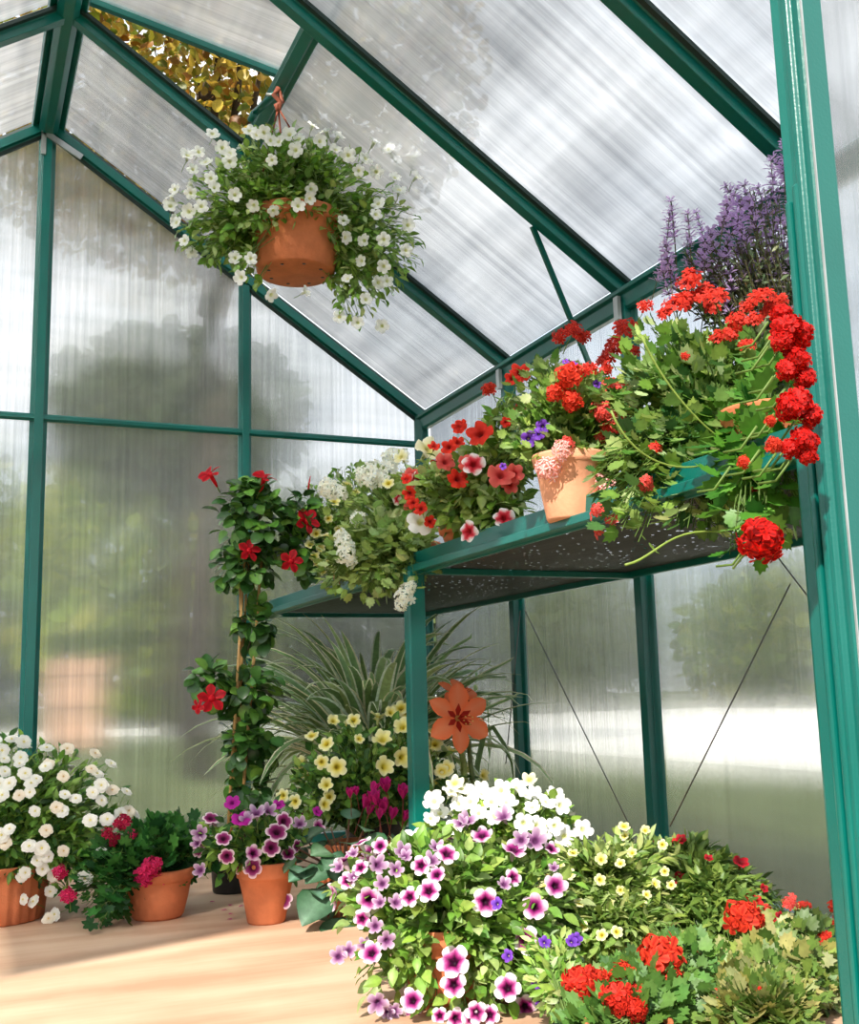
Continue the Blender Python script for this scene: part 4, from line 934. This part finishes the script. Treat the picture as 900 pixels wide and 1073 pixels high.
# scarlet geranium at the near end
o=V((.76,-2.24,SZ))
t=thing('potted_geranium','bright scarlet geranium heads hanging in a column against the door post','potted plant',o)
pot(t,o,.06,.09,'terracotta',.045)
bl=[Blob(825,400,-2.24,24,80,30),Blob(800,510,-2.28,50,38,30),Blob(790,575,-2.32,30,28,20)]
bs_=[Blob(822,400,-2.50,34,130,10),Blob(815,440,-2.50,36,130,10),Blob(792,590,-2.42,34,34,12)]
foliage(t,o+V((0,0,.09)),bl,70,'tooth',.05,['5f9a34','4f8a2c','74aa44','3f7a2c'],per=5,seed=195,pet=.4)
s='scarlet_umbel'
fl=c3([(745,415,s,19),(765,430,s,18),(735,440,s,15),(760,480,s,17),(775,515,s,14),(745,500,s,13),(765,565,s,18),(745,575,s,17),(785,590,s,15),(770,640,s,16),(780,665,s,13),(750,655,s,12),(720,648,'red_umbel_b',10),(690,845,s,27),(735,390,s,13),(790,640,s,11),(715,600,'red_umbel_b',7),(675,680,'red_umbel_b',8)])
flowers(t,bs_,fl,'flower_cluster',seed=196,face=.7)
for ch in [c for c in t.children if c.name.startswith('flower_cluster')]:
    sb=MB(); e=V(t.location)+V(ch.location)+V((0,.02,0)); a=e+V((-.015,.035,-.02)); sb.tube([a,(a+e)/2+V((.0,.0,-.01)),e],.0014,5,hx('7d9a4c')); sb.build('flower_stalk',M['leaf'],t)

# lilac plant behind
o=V((1.06,-1.98,SZ))
t=thing('potted_lavender','tall airy lilac-flowered plant behind the red verbenas, under the eave','potted plant',o)
pot(t,o,.085,.14,'grey_plastic',.065)
bl=[Blob(780,290,-1.96,58,52,50),Blob(800,240,-1.96,34,50,40),Blob(735,290,-1.94,40,38,35)]
foliage(t,o+V((0,0,.14)),bl,260,'lance',.024,['5a6a44','6c7a52','7c8a60','4a5a38','7a6a7a'],per=9,seed=201,pet=.1,minz=-.6,stemc='6c6a48',t0=.3)
ls=['lavender_spike_a','lavender_spike_b']
fl=[(822,170),(818,180),(826,188),(808,205),(800,215),(770,210),(765,215),(757,235),(775,225),(790,230),(815,212),(825,225),(705,235),(700,245),(722,245),(735,240),(745,255),(760,262),(780,250),(798,245),(812,240),(826,250),(790,262),(770,275),(752,280),(738,272),(720,270),(700,275),(706,290),(725,290),(745,300),(765,292),(785,285),(805,270),(822,278),(800,300),(780,308),(815,300),(828,310),(760,315),(740,320),(795,325),(820,325),(700,305),(692,285),(775,240),(760,225),(810,190),(785,215)]
r=random.Random(205)
for px,py in fl:
    b=min(bl,key=lambda b:(V(proj(b.c))-V((px,py))).length); p=atY(px,py,b.c.y+r.uniform(-.5,.5)*b.r.y); clampx(p,HW-.02); put(r.choice(ls),'flower_spike',t,p,(r.uniform(-.5,.4),r.uniform(-.5,.3),1),r.uniform(.026,.036),r=r)

# ---------------------------------------------------------------- outdoors
mb=MB(); mb.add([(-90,-40,0),(120,-40,0),(120,120,0),(-90,120,0)],[(0,1,2,3)]); mb.build('ground',M['lawn'],None,False,'structure')
mb=MB(); mb.box((-60,13.3,.0),(4.4,17,.02)); mb.box((4.4,-12,0),(15.5,17.5,.02)); mb.build('trim_1',M['paving'],None,False,'structure')
def bush(name,label,cat,c,r3,n,L,cols,seed,group=None,trunk=None,lk='round'):
    t=thing(name,label,cat,(c[0],c[1],0),group); rr=random.Random(seed); mb=MB(); C=V(c)
    for i in range(n):
        d=rdir(rr); p=C+V((d.x*r3[0],d.y*r3[1],d.z*r3[2]))*(rr.random()**.33)
        if p.z<.05: continue
        c_=jit(hx(rr.choice(cols)),.25,rr); leaf(mb,p,(d+rdir(rr)).normalized(),(V((0,0,1))+rdir(rr)).normalized(),lk,L*rr.uniform(.7,1.2),c_)
    mb.build('foliage',M['leaf'],t)
    tb=MB(); H=c[2]
    tb.tube([(c[0],c[1],0),(c[0]+.1,c[1],H*.5),(c[0],c[1],H)],trunk or .12,8,(1,1,1,1),(trunk or .12)*.5)
    for i in range(9):
        d=rdir(rr); e=C+V((d.x*r3[0],d.y*r3[1],d.z*r3[2]))*.8
        if e.z<.2: e.z=.2
        s_=V((c[0],c[1],H*rr.uniform(.5,.95))); tb.tube([s_,(s_+e)/2+V((0,0,.1)),e],(trunk or .12)*.35,6,(1,1,1,1),(trunk or .12)*.1)
    tb.build('trunk',M['bark'],t); return t
d=ray(215,85).normalized(); c=CAM+d*8.5
bush('autumn_tree','tall tree with golden-green autumn leaves seen through the open roof vent','tree',tuple(c),(2.0,2.0,1.3),14000,.085,['a3862c','8f8a2a','b89a3c','6f7a26','9a6a24','c0a848'],301,trunk=.11)
tl=['9cb034','6e8c22','b8bc40','4a6820']
dk=['46562c','55663a','3c4a28','5f6a3e']
hedge=[(-4.5,18.6,2.6,3.0,2.0,3.1,dk,'dark shrub standing far off at the left, behind the daisies'),(-.4,23.4,2.9,2.8,2,3.4,tl,'broad olive-green shrub behind the timber crate'),(3.4,18.6,2.7,2.6,2,3.2,tl,'yellow-green shrub seen through the back wall, left of the mandevilla'),(8.3,23.4,2.7,2.6,2,3.3,dk,'dark shrub behind the spider plant, outside the back wall'),(12.0,18.8,1.8,2.6,2,2.4,dk,'dark shrub outside, behind the amaryllis'),(18.9,18.2,1.5,2.8,2.6,2.0,tl,'olive shrub seen low between the two right wall studs'),(19.5,12.5,1.6,2.6,2.7,2.1,dk,'dark olive shrub beyond the right wall, behind the shelf'),(19,6.8,1.6,2.6,2.7,2.1,tl,'olive shrub beyond the nearest right wall pane'),(19,1.0,1.6,2.6,2.7,2.2,dk,'farthest right dark shrub beyond the pale paving')]
for i,(x,y,z,a,b_,c_,cols,lab) in enumerate(hedge): bush('shrub',lab,'shrub',(x,y,z),(a,b_,c_),2200,.42,cols,400+i,'shrubs beyond the greenhouse',.12)
bush('leafy_tree','rounded grey-green tree behind the back wall, above the rail','tree',tuple(CAM+ray(185,440).normalized()*17),(1.9,1.9,1.3),2600,.3,['5f6e48','6c7a54','4f5e3c'],450,trunk=.2)
t=thing('timber_crate','pale timber crate standing on the lawn beyond the back wall','crate',(2.2,12.2,0))
p=atY(77,765,9.5); t.location=(p.x,9.5,0); 
mb=MB(); w=.29; mb.box((p.x-w,9.3,0.02),(p.x+w,9.8,.98)); mb.build('crate_body',M['crate'],t,False)
for zz in (.15,.5,.85):
    mb=MB(); mb.box((p.x-w-.02,9.27,zz-.04),(p.x+w+.02,9.3,zz+.04)); mb.build('slat',M['crate'],t,False)

# ---------------------------------------------------------------- light
w=bpy.data.worlds.new('World'); scene.world=w; w.use_nodes=True; nt=w.node_tree; nt.nodes.clear()
out=nt.nodes.new('ShaderNodeOutputWorld'); bg=nt.nodes.new('ShaderNodeBackground')
tc=N(nt,'ShaderNodeTexCoord'); mp=N(nt,'ShaderNodeMapping'); mp.inputs['Scale'].default_value=(1,1,2.2); nt.links.new(tc.outputs['Generated'],mp.inputs['Vector'])
f=noise(nt,mp.outputs[0],2.6,5,.6)
nt.links.new(ramp(nt,f,[(.35,hx('c3d3e6')),(.6,hx('fbfbfa'))]),bg.inputs['Color']); bg.inputs['Strength'].default_value=1.42
nt.links.new(bg.outputs[0],out.inputs[0])
sl=bpy.data.lights.new('sun','SUN'); sl.energy=6.6; sl.angle=math.radians(1.2); sl.color=(1,.94,.84)
so=bpy.data.objects.new('sun',sl); col.objects.link(so)
sd=V((.70,.74,-.86)).normalized(); so.rotation_mode='QUATERNION'; so.rotation_quaternion=(-sd).to_track_quat('Z','Y'); so.location=(-3,-6,5)
vs=scene.view_settings; vs.view_transform='Standard'; vs.look='None'; vs.gamma=1; vs.use_curve_mapping=False; vs.exposure=.27
scene.cycles.transparent_max_bounces=24; scene.cycles.max_bounces=14; scene.cycles.transmission_bounces=12
scene.cycles.sample_clamp_indirect=6
